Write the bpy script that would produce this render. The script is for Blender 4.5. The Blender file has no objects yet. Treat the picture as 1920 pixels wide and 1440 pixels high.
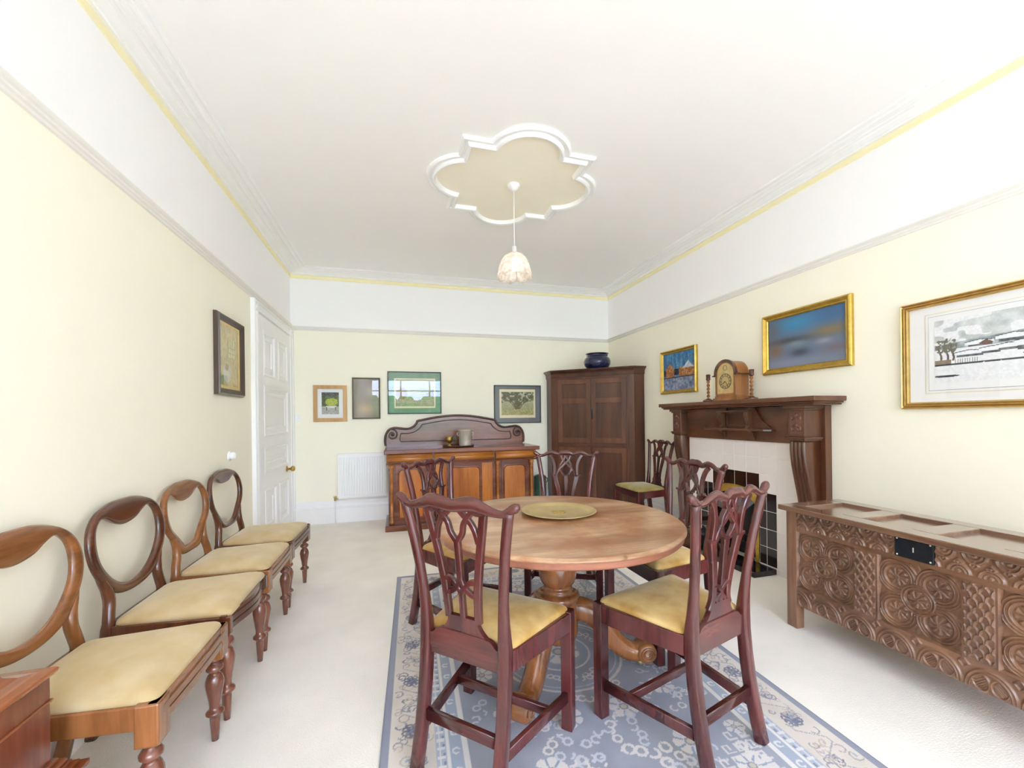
import bpy, math, random
import numpy as np
from mathutils import Vector, Matrix

PI = math.pi
scene = bpy.context.scene
COL = scene.collection
XL, XR, YB, YF, ZC = -1.137, 2.762, 5.043, -5.6, 2.83

# ------------------------------------------------------------------ camera
cam_data = bpy.data.cameras.new('camera')
cam_data.sensor_fit = 'HORIZONTAL'
cam_data.sensor_width = 36.0
cam_data.lens = 772.3 / 1920 * 36.0
cam_data.shift_y = 62.7 / 1920
cam_data.clip_start = 0.02
cam = bpy.data.objects.new('camera', cam_data)
COL.objects.link(cam)
cam.matrix_world = (Matrix.Translation((0, 0, 1.17)) @ Matrix.Rotation(math.radians(-15.45), 4, 'Z')
                    @ Matrix.Rotation(PI / 2, 4, 'X') @ Matrix.Rotation(math.radians(-0.68), 4, 'Z'))
scene.camera = cam

# ------------------------------------------------------------------ view and light
scene.view_settings.view_transform = 'Standard'
scene.view_settings.look = 'None'
scene.view_settings.gamma = 1.0
scene.view_settings.use_curve_mapping = False
scene.view_settings.exposure = -0.01
scene.cycles.use_denoising = True
scene.cycles.max_bounces = 32
scene.cycles.diffuse_bounces = 28
scene.cycles.glossy_bounces = 4
scene.cycles.transparent_max_bounces = 12
scene.cycles.sample_clamp_indirect = 6.0

world = bpy.data.worlds.new('sky')
scene.world = world
world.use_nodes = True
wn = world.node_tree
wn.nodes.clear()
w_out = wn.nodes.new('ShaderNodeOutputWorld')
w_bg = wn.nodes.new('ShaderNodeBackground')
w_tc = wn.nodes.new('ShaderNodeTexCoord')
w_sep = wn.nodes.new('ShaderNodeSeparateXYZ')
w_ramp = wn.nodes.new('ShaderNodeValToRGB')
w_ramp.color_ramp.elements[0].position = 0.45
w_ramp.color_ramp.elements[0].color = (0.66, 0.79, 1.13, 1)
w_ramp.color_ramp.elements[1].position = 0.62
w_ramp.color_ramp.elements[1].color = (0.765, 0.92, 1.38, 1)
w_map = wn.nodes.new('ShaderNodeMapRange')
w_map.inputs['From Min'].default_value = -1
wn.links.new(w_tc.outputs['Generated'], w_sep.inputs[0])
wn.links.new(w_sep.outputs['Z'], w_map.inputs['Value'])
wn.links.new(w_map.outputs[0], w_ramp.inputs[0])
wn.links.new(w_ramp.outputs[0], w_bg.inputs['Color'])
w_bg.inputs['Strength'].default_value = 24.0
wn.links.new(w_bg.outputs[0], w_out.inputs[0])

def area_light(name, loc, rot, sx, sy, power, color=(1, 1, 1), portal=False):
    d = bpy.data.lights.new(name, 'AREA')
    d.shape = 'RECTANGLE'
    d.size, d.size_y = sx, sy
    d.energy = power
    d.color = color
    d.cycles.is_portal = portal
    o = bpy.data.objects.new(name, d)
    o.location = loc
    o.rotation_euler = rot
    COL.objects.link(o)
    return o

WX0, WX1, WZ0, WZ1 = -0.95, 2.58, 0.35, 2.62       # opening of the bay window behind the viewer
area_light('window_portal', ((WX0 + WX1) / 2, YF - 0.02, (WZ0 + WZ1) / 2), (PI / 2, 0, 0), WX1 - WX0, WZ1 - WZ0, 1, portal=True)

# ------------------------------------------------------------------ mesh helpers
class M:
    def __init__(s):
        s.v, s.f, s.sm = [], [], []
    def add(s, vs, fs, smooth=False):
        b = len(s.v)
        s.v += [tuple(p) for p in vs]
        s.f += [tuple(i + b for i in f) for f in fs]
        s.sm += [smooth] * len(fs)
        return s
    def box(s, a, b):
        x0, y0, z0 = a
        x1, y1, z1 = b
        x0, x1 = min(x0, x1), max(x0, x1); y0, y1 = min(y0, y1), max(y0, y1); z0, z1 = min(z0, z1), max(z0, z1)
        return s.add([(x0, y0, z0), (x1, y0, z0), (x1, y1, z0), (x0, y1, z0), (x0, y0, z1), (x1, y0, z1), (x1, y1, z1), (x0, y1, z1)],
                     [(3, 2, 1, 0), (4, 5, 6, 7), (0, 1, 5, 4), (1, 2, 6, 5), (2, 3, 7, 6), (3, 0, 4, 7)])
    def loft(s, loops, smooth=True, closed=True, caps=True, ring=False):
        n = len(loops[0])
        vs = [p for l in loops for p in l]
        fs = []
        L = len(loops)
        for i in range(L if ring else L - 1):
            j = (i + 1) % L
            for k in range(n if closed else n - 1):
                q = (k + 1) % n
                fs.append((i * n + k, i * n + q, j * n + q, j * n + k))
        s.add(vs, fs, smooth)
        if caps and not ring:
            b = len(s.v) - len(vs)
            s.f.append(tuple(b + k for k in reversed(range(n)))); s.sm.append(False)
            s.f.append(tuple(b + (L - 1) * n + k for k in range(n))); s.sm.append(False)
        return s
    def prism(s, pts, axis, a, b, smooth=False):
        def mk(p, t):
            return {'x': (t, p[0], p[1]), 'y': (p[0], t, p[1]), 'z': (p[0], p[1], t)}[axis]
        return s.loft([[mk(p, a) for p in pts], [mk(p, b) for p in pts]], smooth)
    def lathe(s, prof, c=(0, 0), seg=24, mat=None):
        loops = []
        for r, z in prof:
            l = [Vector((c[0] + r * math.cos(2 * PI * k / seg), c[1] + r * math.sin(2 * PI * k / seg), z)) for k in range(seg)]
            if mat: l = [mat @ p for p in l]
            loops.append(l)
        return s.loft(loops)
    def sweep(s, path, secs, up=(0, 0, 1), smooth=True, ring=False):
        """secs: a list of (side, up) points, or one such list per path point"""
        path = [Vector(p) for p in path]
        n = len(path)
        up0 = Vector(up)
        loops = []
        for i, p in enumerate(path):
            if ring:
                t = path[(i + 1) % n] - path[i - 1]
            else:
                t = path[min(i + 1, n - 1)] - path[max(i - 1, 0)]
            t.normalize()
            sd = t.cross(up0)
            if sd.length < 1e-4: sd = Vector((1, 0, 0))
            sd.normalize()
            u = sd.cross(t)
            sec = secs[i] if isinstance(secs[0][0], (list, tuple)) else secs
            loops.append([p + sd * a + u * b for a, b in sec])
        return s.loft(loops, smooth, ring=ring)
    def build(s, name, mat, parent=None, bevel=0, seg=2, loc=None):
        me = bpy.data.meshes.new(name)
        me.from_pydata([tuple(p) for p in s.v], [], s.f)
        me.polygons.foreach_set('use_smooth', s.sm)
        me.materials.append(mat)
        me.validate()
        import bmesh as _b
        bm = _b.new(); bm.from_mesh(me); _b.ops.recalc_face_normals(bm, faces=bm.faces); bm.to_mesh(me); bm.free()
        o = bpy.data.objects.new(name, me)
        COL.objects.link(o)
        if parent: o.parent = parent
        if loc: o.location = loc
        if bevel:
            md = o.modifiers.new('bevel', 'BEVEL')
            md.width = bevel; md.segments = seg; md.limit_method = 'ANGLE'; md.angle_limit = math.radians(35)
            md.harden_normals = False
        return o

def circ(r, n=10, r2=None):
    return [(r * math.cos(2 * PI * k / n), (r2 or r) * math.sin(2 * PI * k / n)) for k in range(n)]

def rrect(a, b, r=0.25, n=3):
    """rounded rectangle section, half sizes a, b"""
    rr = min(a, b) * r * 2
    pts = []
    for cx, cy, a0 in ((a - rr, b - rr, 0), (-a + rr, b - rr, 90), (-a + rr, -b + rr, 180), (a - rr, -b + rr, 270)):
        for k in range(n):
            t = math.radians(a0 + 90 * k / (n - 1))
            pts.append((cx + rr * math.cos(t), cy + rr * math.sin(t)))
    return pts

def cat(pts, n=6, closed=False):
    """Catmull-Rom through tuples of any dimension"""
    P = [np.array(p, float) for p in pts]
    m = len(P)
    out = []
    for i in range(m if closed else m - 1):
        p0 = P[(i - 1) % m] if closed or i > 0 else P[0] * 2 - P[1]
        p1, p2 = P[i], P[(i + 1) % m]
        p3 = P[(i + 2) % m] if closed or i + 2 < m else P[-1] * 2 - P[-2]
        for k in range(n):
            t = k / n
            out.append(0.5 * ((2 * p1) + (-p0 + p2) * t + (2 * p0 - 5 * p1 + 4 * p2 - p3) * t * t + (-p0 + 3 * p1 - 3 * p2 + p3) * t ** 3))
    if not closed: out.append(P[-1])
    return [tuple(float(c) for c in q) for q in out]

def thing(name, label, cat_, loc=(0, 0, 0), rz=0, group=None):
    o = bpy.data.objects.new(name, None)
    o.empty_display_size = 0.1
    COL.objects.link(o)
    o.location = loc
    o.rotation_euler = (0, 0, rz)
    tag(o, label, cat_, group)
    return o

def tag(o, label, cat_, group=None):
    o['label'] = label
    o['category'] = cat_
    if group: o['group'] = group
    return o

def struct(o):
    o['kind'] = 'structure'
    return o

def dup(root, loc, rz, label):
    r = root.copy(); COL.objects.link(r)
    r.location = loc; r.rotation_euler = (0, 0, rz)
    r['label'] = label
    for ch in [o for o in COL.objects if o.parent == root]:
        c = ch.copy(); COL.objects.link(c); c.parent = r
        for g in [o for o in COL.objects if o.parent == ch]:
            d = g.copy(); COL.objects.link(d); d.parent = c
    return r

# ------------------------------------------------------------------ materials
def s2l(c):
    return tuple(((x / 255) / 12.92 if x / 255 <= 0.04045 else ((x / 255 + 0.055) / 1.055) ** 2.4) for x in c)

def base_mat(name):
    m = bpy.data.materials.new(name)
    m.use_nodes = True
    nt = m.node_tree
    return m, nt, nt.nodes['Principled BSDF']

def plain(name, rgb, rough=0.5, metal=0.0, spec=0.5, noise=0.0, nscale=8.0, bump=0.0, bscale=200.0, coat=0.0):
    m, nt, b = base_mat(name)
    c = s2l(rgb)
    b.inputs['Roughness'].default_value = rough
    b.inputs['Metallic'].default_value = metal
    b.inputs['Specular IOR Level'].default_value = spec
    b.inputs['Coat Weight'].default_value = coat
    tc = nt.nodes.new('ShaderNodeTexCoord')
    n = nt.nodes.new('ShaderNodeTexNoise')
    n.inputs['Scale'].default_value = nscale
    n.inputs['Detail'].default_value = 4
    nt.links.new(tc.outputs['Object'], n.inputs['Vector'])
    r = nt.nodes.new('ShaderNodeValToRGB')
    r.color_ramp.elements[0].position = 0.3
    r.color_ramp.elements[1].position = 0.7
    r.color_ramp.elements[0].color = tuple(x * (1 - noise) for x in c) + (1,)
    r.color_ramp.elements[1].color = tuple(min(1, x * (1 + noise)) for x in c) + (1,)
    nt.links.new(n.outputs['Fac'], r.inputs[0])
    nt.links.new(r.outputs[0], b.inputs['Base Color'])
    if bump:
        n2 = nt.nodes.new('ShaderNodeTexNoise')
        n2.inputs['Scale'].default_value = bscale
        n2.inputs['Detail'].default_value = 3
        nt.links.new(tc.outputs['Object'], n2.inputs['Vector'])
        bp = nt.nodes.new('ShaderNodeBump')
        bp.inputs['Strength'].default_value = bump
        bp.inputs['Distance'].default_value = 0.002
        nt.links.new(n2.outputs['Fac'], bp.inputs['Height'])
        nt.links.new(bp.outputs[0], b.inputs['Normal'])
    return m

def wood(name, dark, light, axis='z', rough=0.32, scale=9.0, coat=0.25, wear=None, spec=0.5):
    m, nt, b = base_mat(name)
    N, L = nt.nodes, nt.links
    tc = N.new('ShaderNodeTexCoord')
    mp = N.new('ShaderNodeMapping')
    st = {'x': (0.12, 1, 1), 'y': (1, 0.12, 1), 'z': (1, 1, 0.12)}[axis]
    mp.inputs['Scale'].default_value = st
    L.new(tc.outputs['Object'], mp.inputs['Vector'])
    n1 = N.new('ShaderNodeTexNoise')
    n1.inputs['Scale'].default_value = scale
    n1.inputs['Detail'].default_value = 5
    n1.inputs['Distortion'].default_value = 0.9
    L.new(mp.outputs[0], n1.inputs['Vector'])
    n2 = N.new('ShaderNodeTexNoise')
    n2.inputs['Scale'].default_value = scale * 11
    n2.inputs['Detail'].default_value = 3
    L.new(mp.outputs[0], n2.inputs['Vector'])
    mx = N.new('ShaderNodeMath'); mx.operation = 'MULTIPLY_ADD'
    mx.inputs[1].default_value = 0.22
    L.new(n2.outputs['Fac'], mx.inputs[0])
    ml = N.new('ShaderNodeMath'); ml.operation = 'MULTIPLY'; ml.inputs[1].default_value = 0.78
    L.new(n1.outputs['Fac'], ml.inputs[0])
    L.new(ml.outputs[0], mx.inputs[2])
    r = N.new('ShaderNodeValToRGB')
    r.color_ramp.elements[0].position = 0.36
    r.color_ramp.elements[1].position = 0.64
    r.color_ramp.elements[0].color = s2l(dark) + (1,)
    r.color_ramp.elements[1].color = s2l(light) + (1,)
    L.new(mx.outputs[0], r.inputs[0])
    src = r.outputs[0]
    if wear:
        n3 = N.new('ShaderNodeTexNoise'); n3.inputs['Scale'].default_value = 3.2; n3.inputs['Detail'].default_value = 6
        n3.inputs['Roughness'].default_value = 0.65
        L.new(tc.outputs['Object'], n3.inputs['Vector'])
        r3 = N.new('ShaderNodeValToRGB'); r3.color_ramp.elements[0].position = 0.47; r3.color_ramp.elements[1].position = 0.66
        L.new(n3.outputs['Fac'], r3.inputs[0])
        mm = N.new('ShaderNodeMixRGB'); mm.inputs[2].default_value = s2l(wear) + (1,)
        L.new(r3.outputs[0], mm.inputs[0]); L.new(src, mm.inputs[1])
        src = mm.outputs[0]
    L.new(src, b.inputs['Base Color'])
    b.inputs['Roughness'].default_value = rough
    b.inputs['Specular IOR Level'].default_value = spec
    b.inputs['Coat Weight'].default_value = coat
    b.inputs['Coat Roughness'].default_value = 0.2
    bp = N.new('ShaderNodeBump'); bp.inputs['Strength'].default_value = 0.03; bp.inputs['Distance'].default_value = 0.001
    L.new(n2.outputs['Fac'], bp.inputs['Height']); L.new(bp.outputs[0], b.inputs['Normal'])
    return m

def attr_mat(name, rough=0.8, bump=0.0, spec=0.3, sheen=0.0, bscale=350):
    m, nt, b = base_mat(name)
    a = nt.nodes.new('ShaderNodeAttribute'); a.attribute_name = 'Col'
    nt.links.new(a.outputs['Color'], b.inputs['Base Color'])
    b.inputs['Roughness'].default_value = rough
    b.inputs['Specular IOR Level'].default_value = spec
    b.inputs['Sheen Weight'].default_value = sheen
    if bump:
        tc = nt.nodes.new('ShaderNodeTexCoord')
        n2 = nt.nodes.new('ShaderNodeTexNoise'); n2.inputs['Scale'].default_value = bscale
        nt.links.new(tc.outputs['Object'], n2.inputs['Vector'])
        bp = nt.nodes.new('ShaderNodeBump'); bp.inputs['Strength'].default_value = bump; bp.inputs['Distance'].default_value = 0.003
        nt.links.new(n2.outputs['Fac'], bp.inputs['Height']); nt.links.new(bp.outputs[0], b.inputs['Normal'])
    return m

def velvet(name, rgb, rgb2, sheen=0.6):
    m, nt, b = base_mat(name)
    N, L = nt.nodes, nt.links
    tc = N.new('ShaderNodeTexCoord')
    n = N.new('ShaderNodeTexNoise'); n.inputs['Scale'].default_value = 7; n.inputs['Detail'].default_value = 4
    L.new(tc.outputs['Object'], n.inputs['Vector'])
    r = N.new('ShaderNodeValToRGB'); r.color_ramp.elements[0].position = 0.35; r.color_ramp.elements[1].position = 0.68
    r.color_ramp.elements[0].color = s2l(rgb2) + (1,); r.color_ramp.elements[1].color = s2l(rgb) + (1,)
    L.new(n.outputs['Fac'], r.inputs[0]); L.new(r.outputs[0], b.inputs['Base Color'])
    b.inputs['Roughness'].default_value = 0.85
    b.inputs['Specular IOR Level'].default_value = 0.2
    b.inputs['Sheen Weight'].default_value = sheen
    b.inputs['Sheen Roughness'].default_value = 0.35
    b.inputs['Sheen Tint'].default_value = (1, 0.95, 0.75, 1)
    return m

def emit(name, rgb, strength):
    m = bpy.data.materials.new(name); m.use_nodes = True
    nt = m.node_tree; nt.nodes.clear()
    o = nt.nodes.new('ShaderNodeOutputMaterial'); e = nt.nodes.new('ShaderNodeEmission')
    e.inputs[0].default_value = s2l(rgb) + (1,); e.inputs[1].default_value = strength
    nt.links.new(e.outputs[0], o.inputs[0])
    return m

def glass_mat(name, tint=(255, 255, 255), ior=1.5):
    m = bpy.data.materials.new(name); m.use_nodes = True
    nt = m.node_tree; nt.nodes.clear()
    o = nt.nodes.new('ShaderNodeOutputMaterial'); t = nt.nodes.new('ShaderNodeBsdfTransparent')
    g = nt.nodes.new('ShaderNodeBsdfGlossy'); g.inputs['Roughness'].default_value = 0.01
    t.inputs[0].default_value = s2l(tint) + (1,)
    fr = nt.nodes.new('ShaderNodeFresnel'); fr.inputs[0].default_value = ior
    ge = nt.nodes.new('ShaderNodeNewGeometry')          # the same reflectance from either side of the pane
    mr = nt.nodes.new('ShaderNodeMapRange'); mr.inputs['To Min'].default_value = ior; mr.inputs['To Max'].default_value = 1 / ior
    nt.links.new(ge.outputs['Backfacing'], mr.inputs['Value']); nt.links.new(mr.outputs[0], fr.inputs[0])
    mx = nt.nodes.new('ShaderNodeMixShader')
    nt.links.new(fr.outputs[0], mx.inputs[0]); nt.links.new(t.outputs[0], mx.inputs[1]); nt.links.new(g.outputs[0], mx.inputs[2])
    nt.links.new(mx.outputs[0], o.inputs[0])
    return m

def shell(name):
    m = bpy.data.materials.new(name); m.use_nodes = True
    nt = m.node_tree; nt.nodes.clear()
    o = nt.nodes.new('ShaderNodeOutputMaterial'); t = nt.nodes.new('ShaderNodeBsdfTranslucent'); g = nt.nodes.new('ShaderNodeBsdfPrincipled')
    tr = nt.nodes.new('ShaderNodeBsdfTransparent'); tr.inputs[0].default_value = (1, .97, .92, 1)
    n = nt.nodes.new('ShaderNodeTexNoise'); n.inputs['Scale'].default_value = 35
    r = nt.nodes.new('ShaderNodeValToRGB'); r.color_ramp.elements[0].position = .4; r.color_ramp.elements[1].position = .6
    r.color_ramp.elements[0].color = (.80, .72, .66, 1); r.color_ramp.elements[1].color = (1, .95, .9, 1)
    tc = nt.nodes.new('ShaderNodeTexCoord'); nt.links.new(tc.outputs['Object'], n.inputs['Vector']); nt.links.new(n.outputs['Fac'], r.inputs[0])
    nt.links.new(r.outputs[0], t.inputs[0]); nt.links.new(r.outputs[0], g.inputs['Base Color']); g.inputs['Roughness'].default_value = .2
    m1 = nt.nodes.new('ShaderNodeMixShader'); m1.inputs[0].default_value = .35
    m2 = nt.nodes.new('ShaderNodeMixShader'); m2.inputs[0].default_value = .35
    nt.links.new(t.outputs[0], m1.inputs[1]); nt.links.new(g.outputs[0], m1.inputs[2])
    nt.links.new(m1.outputs[0], m2.inputs[1]); nt.links.new(tr.outputs[0], m2.inputs[2]); nt.links.new(m2.outputs[0], o.inputs[0])
    return m

def split_wall(name, low, high, z):
    m, nt, b = base_mat(name)
    g = nt.nodes.new('ShaderNodeNewGeometry'); s = nt.nodes.new('ShaderNodeSeparateXYZ')
    nt.links.new(g.outputs['Position'], s.inputs[0])
    gt = nt.nodes.new('ShaderNodeMath'); gt.operation = 'GREATER_THAN'; gt.inputs[1].default_value = z
    nt.links.new(s.outputs['Z'], gt.inputs[0])
    mx = nt.nodes.new('ShaderNodeMixRGB')
    mx.inputs[1].default_value = s2l(low) + (1,); mx.inputs[2].default_value = s2l(high) + (1,)
    nt.links.new(gt.outputs[0], mx.inputs[0])
    nt.links.new(mx.outputs[0], b.inputs['Base Color'])
    b.inputs['Roughness'].default_value = 0.9; b.inputs['Specular IOR Level'].default_value = 0.15
    n = nt.nodes.new('ShaderNodeTexNoise'); n.inputs['Scale'].default_value = 60
    nt.links.new(g.outputs['Position'], n.inputs['Vector'])
    bp = nt.nodes.new('ShaderNodeBump'); bp.inputs['Strength'].default_value = 0.05; bp.inputs['Distance'].default_value = 0.003
    nt.links.new(n.outputs['Fac'], bp.inputs['Height']); nt.links.new(bp.outputs[0], b.inputs['Normal'])
    return m

MT = dict(
    wall=split_wall('wall_paint', (251, 247, 229), (251, 250, 251), 2.19),
    ceil=plain('ceiling_paint', (251, 250, 249), 0.95, noise=0.01, nscale=2, spec=0.1),
    white=plain('white_gloss_paint', (247, 247, 248), 0.35, noise=0.01),
    plaster=plain('cornice_plaster', (248, 248, 247), 0.8, noise=0.01, spec=0.2),
    rail=plain('picture_rail_paint', (240, 237, 232), 0.6, noise=0.01),
    yellow=plain('yellow_band_paint', (247, 238, 196), 0.8, noise=0.01),
    cream=plain('rose_cream_paint', (251, 245, 226), 0.9, noise=0.01),
    carpet=plain('cream_carpet', (244, 239, 231), 0.95, noise=0.05, nscale=3, bump=0.9, bscale=160, spec=0.1),
    mahog=wood('red_mahogany', (52, 19, 19), (98, 42, 40), 'z', 0.24, 10, 0.5),
    mahogx=wood('red_mahogany_rail', (54, 20, 19), (104, 46, 42), 'x', 0.24, 10, 0.5),
    walnut=wood('golden_walnut', (108, 64, 32), (160, 102, 58), 'z', 0.26, 9, 0.5),
    walnutx=wood('golden_walnut_rail', (104, 62, 32), (156, 98, 54), 'x', 0.26, 9, 0.5),
    redwal=wood('red_walnut', (66, 34, 22), (112, 64, 40), 'z', 0.24, 9, 0.6),
    redwalx=wood('red_walnut_rail', (60, 30, 20), (104, 58, 36), 'x', 0.24, 9, 0.6),
    legred=wood('turned_leg_walnut', (86, 44, 32), (136, 80, 58), 'z', 0.25, 9, 0.8),
    tabletop=wood('worn_table_top', (150, 106, 72), (212, 172, 134), 'x', 0.28, 7, 0.5, wear=(156, 92, 46)),
    tablerim=wood('table_rim', (128, 74, 52), (172, 110, 84), 'x', 0.3, 8, 0.4),
    tableleg=wood('table_pedestal', (118, 66, 34), (170, 108, 62), 'z', 0.22, 8, 0.6),
    sbframe=wood('sideboard_mahogany', (104, 52, 34), (146, 84, 56), 'x', 0.25, 8, 0.4),
    sbpanel=wood('sideboard_panel', (150, 80, 20), (200, 122, 44), 'z', 0.25, 6, 0.4),
    sbdrawer=wood('sideboard_drawer', (150, 84, 24), (196, 124, 50), 'x', 0.22, 6, 0.5),
    oaklid=wood('oak_lid', (92, 62, 46), (138, 102, 78), 'x', 0.2, 9, 1.0),
    cabl=wood('cabinet_door_frame', (78, 42, 27), (116, 70, 46), 'z', 0.33, 7, 0.25),
    cab=wood('dark_cabinet_mahogany', (60, 30, 20), (94, 54, 36), 'z', 0.33, 7, 0.25),
    cabx=wood('dark_cabinet_rail', (62, 31, 21), (98, 56, 38), 'x', 0.33, 7, 0.25),
    mantel=wood('mantel_walnut', (68, 36, 21), (108, 66, 40), 'z', 0.28, 7, 0.35),
    mantelx=wood('mantel_walnut_rail', (70, 38, 22), (112, 68, 42), 'y', 0.28, 7, 0.35),
    oak=wood('carved_oak', (96, 64, 46), (152, 110, 82), 'x', 0.32, 9, 0.4),
    oakz=wood('carved_oak_post', (94, 63, 45), (148, 107, 80), 'z', 0.32, 9, 0.4),
    clock=wood('clock_walnut', (126, 76, 36), (178, 118, 62), 'z', 0.3, 10, 0.3),
    boxm=wood('near_cabinet_mahogany', (100, 44, 30), (144, 76, 52), 'z', 0.22, 5, 0.5),
    boxx=wood('near_cabinet_lid', (98, 46, 26), (150, 84, 46), 'y', 0.2, 5, 0.5),
    gold=plain('gilt_frame', (196, 160, 92), 0.34, 0.7, noise=0.12, nscale=30),
    gold2=plain('bright_gilt_frame', (196, 162, 74), 0.3, 0.7, noise=0.15, nscale=25),
    giltline=plain('pale_gilt_slip', (230, 205, 140), 0.4, 0.3, noise=0.08, nscale=30),
    brass=plain('brass', (190, 158, 84), 0.28, 0.95, noise=0.1, nscale=14),
    oldbrass=plain('dull_brass', (196, 174, 124), 0.42, 0.6, noise=0.12, nscale=10),
    steel=plain('silver_plate', (232, 228, 210), 0.3, 0.55, noise=0.05),
    black=plain('black_iron', (30, 28, 28), 0.45, 0.2, noise=0.2, nscale=20),
    lockm=plain('lock_iron', (44, 46, 52), 0.5, 0.6, noise=0.2, nscale=30),
    greyiron=plain('grey_hood_steel', (120, 120, 124), 0.35, 0.8, noise=0.1),
    blue=plain('cobalt_glaze', (22, 26, 66), 0.1, noise=0.3, nscale=6, coat=0.6),
    green=plain('green_enamel', (70, 88, 72), 0.35, noise=0.15, nscale=8),
    tilew=plain('cream_tile', (238, 230, 226), 0.2, noise=0.02, nscale=4, coat=0.3),
    tileb=plain('black_tile', (26, 18, 22), 0.12, noise=0.2, nscale=4, coat=0.4),
    grout=plain('pale_grout', (236, 228, 222), 0.8, noise=0.03),
    velvet=velvet('gold_velvet', (212, 182, 124), (166, 122, 54)),
    velvet2=velvet('olive_velvet', (176, 160, 96), (146, 124, 58)),
    tan=velvet('tan_velvet', (206, 186, 150), (190, 164, 118), 0.5),
    fr_oak=wood('light_oak_frame', (186, 140, 84), (206, 164, 108), 'z', 0.45, 10, 0.1),
    fr_black=plain('black_frame', (44, 42, 36), 0.4, noise=0.1),
    fr_dark=plain('dark_brown_frame', (74, 58, 48), 0.35, noise=0.15, coat=0.3),
    fr_taupe=plain('bronze_frame', (82, 70, 48), 0.4, 0.3, noise=0.1),
    matw=plain('white_mount', (240, 240, 240), 0.9, noise=0.01),
    matg=plain('grey_mount', (112, 116, 120), 0.9, noise=0.05),
    matrefl=plain('reflection_green_mount', (118, 150, 124), 0.9, noise=0.1, nscale=10),  # green of the garden's reflection in the glass, put into the mount colour
    matline=plain('cream_mount_line', (232, 220, 188), 0.9, noise=0.02),
    paint=attr_mat('painted_picture', 0.7),
    rug=attr_mat('woven_rug', 0.95, 0.5, 0.1, 0.2, 300),
    glass=glass_mat('picture_glass'),
    clear=glass_mat('clear_glass', (245, 248, 245)),
    shade=shell('milky_shell_shade'),
    dial=plain('clock_dial', (206, 180, 124), 0.4, 0.3, noise=0.15, nscale=30),
    lawn=plain('garden_terrace', (146, 146, 148), 0.95, noise=0.3, nscale=2),
    hedge=plain('hedge_green', (70, 120, 60), 0.95, noise=0.5, nscale=3),
    bulb=emit('lit_bulb', (255, 248, 240), 4),
)

def grid(name, w, h, nx, nz, mat, parent, colfn=None, hfn=None, y=0.0, loc=None):
    """plane in local XZ facing -Y, w x h centred on x, base z=0; colours and relief from array functions of metres"""
    xs = np.linspace(-w / 2, w / 2, nx); zs = np.linspace(0, h, nz)
    X, Z = np.meshgrid(xs, zs)
    Hh = hfn(X, Z) if hfn is not None else np.zeros_like(X)
    co = np.stack([X, y - Hh, Z], -1).reshape(-1, 3)
    i = np.arange(nx * nz).reshape(nz, nx)
    q = np.stack([i[:-1, :-1], i[:-1, 1:], i[1:, 1:], i[1:, :-1]], -1).reshape(-1, 4)
    me = bpy.data.meshes.new(name)
    me.vertices.add(len(co)); me.vertices.foreach_set('co', co.ravel())
    me.loops.add(q.size); me.loops.foreach_set('vertex_index', q.ravel().astype(np.int32))
    me.polygons.add(len(q))
    me.polygons.foreach_set('loop_start', (np.arange(len(q)) * 4).astype(np.int32))
    me.polygons.foreach_set('use_smooth', np.ones(len(q), bool))
    me.update(calc_edges=True)
    me.materials.append(mat)
    if colfn is not None:
        c = np.clip(colfn(X, Z), 0, 255) / 255.0
        lin = np.where(c <= 0.04045, c / 12.92, ((c + 0.055) / 1.055) ** 2.4)
        rgba = np.concatenate([lin.reshape(-1, 3), np.ones((nx * nz, 1))], 1).astype(np.float32)
        at = me.color_attributes.new('Col', 'FLOAT_COLOR', 'POINT')
        at.data.foreach_set('color', rgba.ravel())
    o = bpy.data.objects.new(name, me)
    COL.objects.link(o)
    if parent: o.parent = parent
    if loc: o.location = loc
    return o

rng = np.random.default_rng(7)
def vnoise(X, Z, s, seed=0):
    """smooth value noise in 0..1 with feature size s (metres)"""
    r = np.random.default_rng(seed).random((64, 64))
    a, b = X / s + 17.3, Z / s + 9.1
    ia, ib = np.floor(a).astype(int), np.floor(b).astype(int)
    fa, fb = a - ia, b - ib
    fa, fb = fa * fa * (3 - 2 * fa), fb * fb * (3 - 2 * fb)
    g = lambda i, j: r[i % 64, j % 64]
    return (g(ia, ib) * (1 - fa) + g(ia + 1, ib) * fa) * (1 - fb) + (g(ia, ib + 1) * (1 - fa) + g(ia + 1, ib + 1) * fa) * fb

# ================================================================== THE ROOM
T = 0.1
struct(M().box((XL - T, YF - T, -0.1), (XR + T, YB + T, 0)).build('floor', MT['carpet']))
struct(M().box((XL - T, YF - T, ZC), (XR + T, YB + T, ZC + 0.1)).build('ceiling', MT['ceil']))
struct(M().box((XL - T, YF - T, 0), (XL, YB + T, ZC)).build('wall_left', MT['wall']))
struct(M().box((XR, YF - T, 0), (XR + T, YB + T, ZC)).build('wall_right', MT['wall']))
struct(M().box((XL, YB, 0), (XR, YB + T, ZC)).build('wall_back', MT['wall']))
wf = M()
wf.box((XL, YF - T, 0), (WX0, YF, ZC)); wf.box((WX1, YF - T, 0), (XR, YF, ZC))
wf.box((WX0, YF - T, 0), (WX1, YF, WZ0)); wf.box((WX0, YF - T, WZ1), (WX1, YF, ZC))
struct(wf.build('wall_front', MT['wall']))
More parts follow.
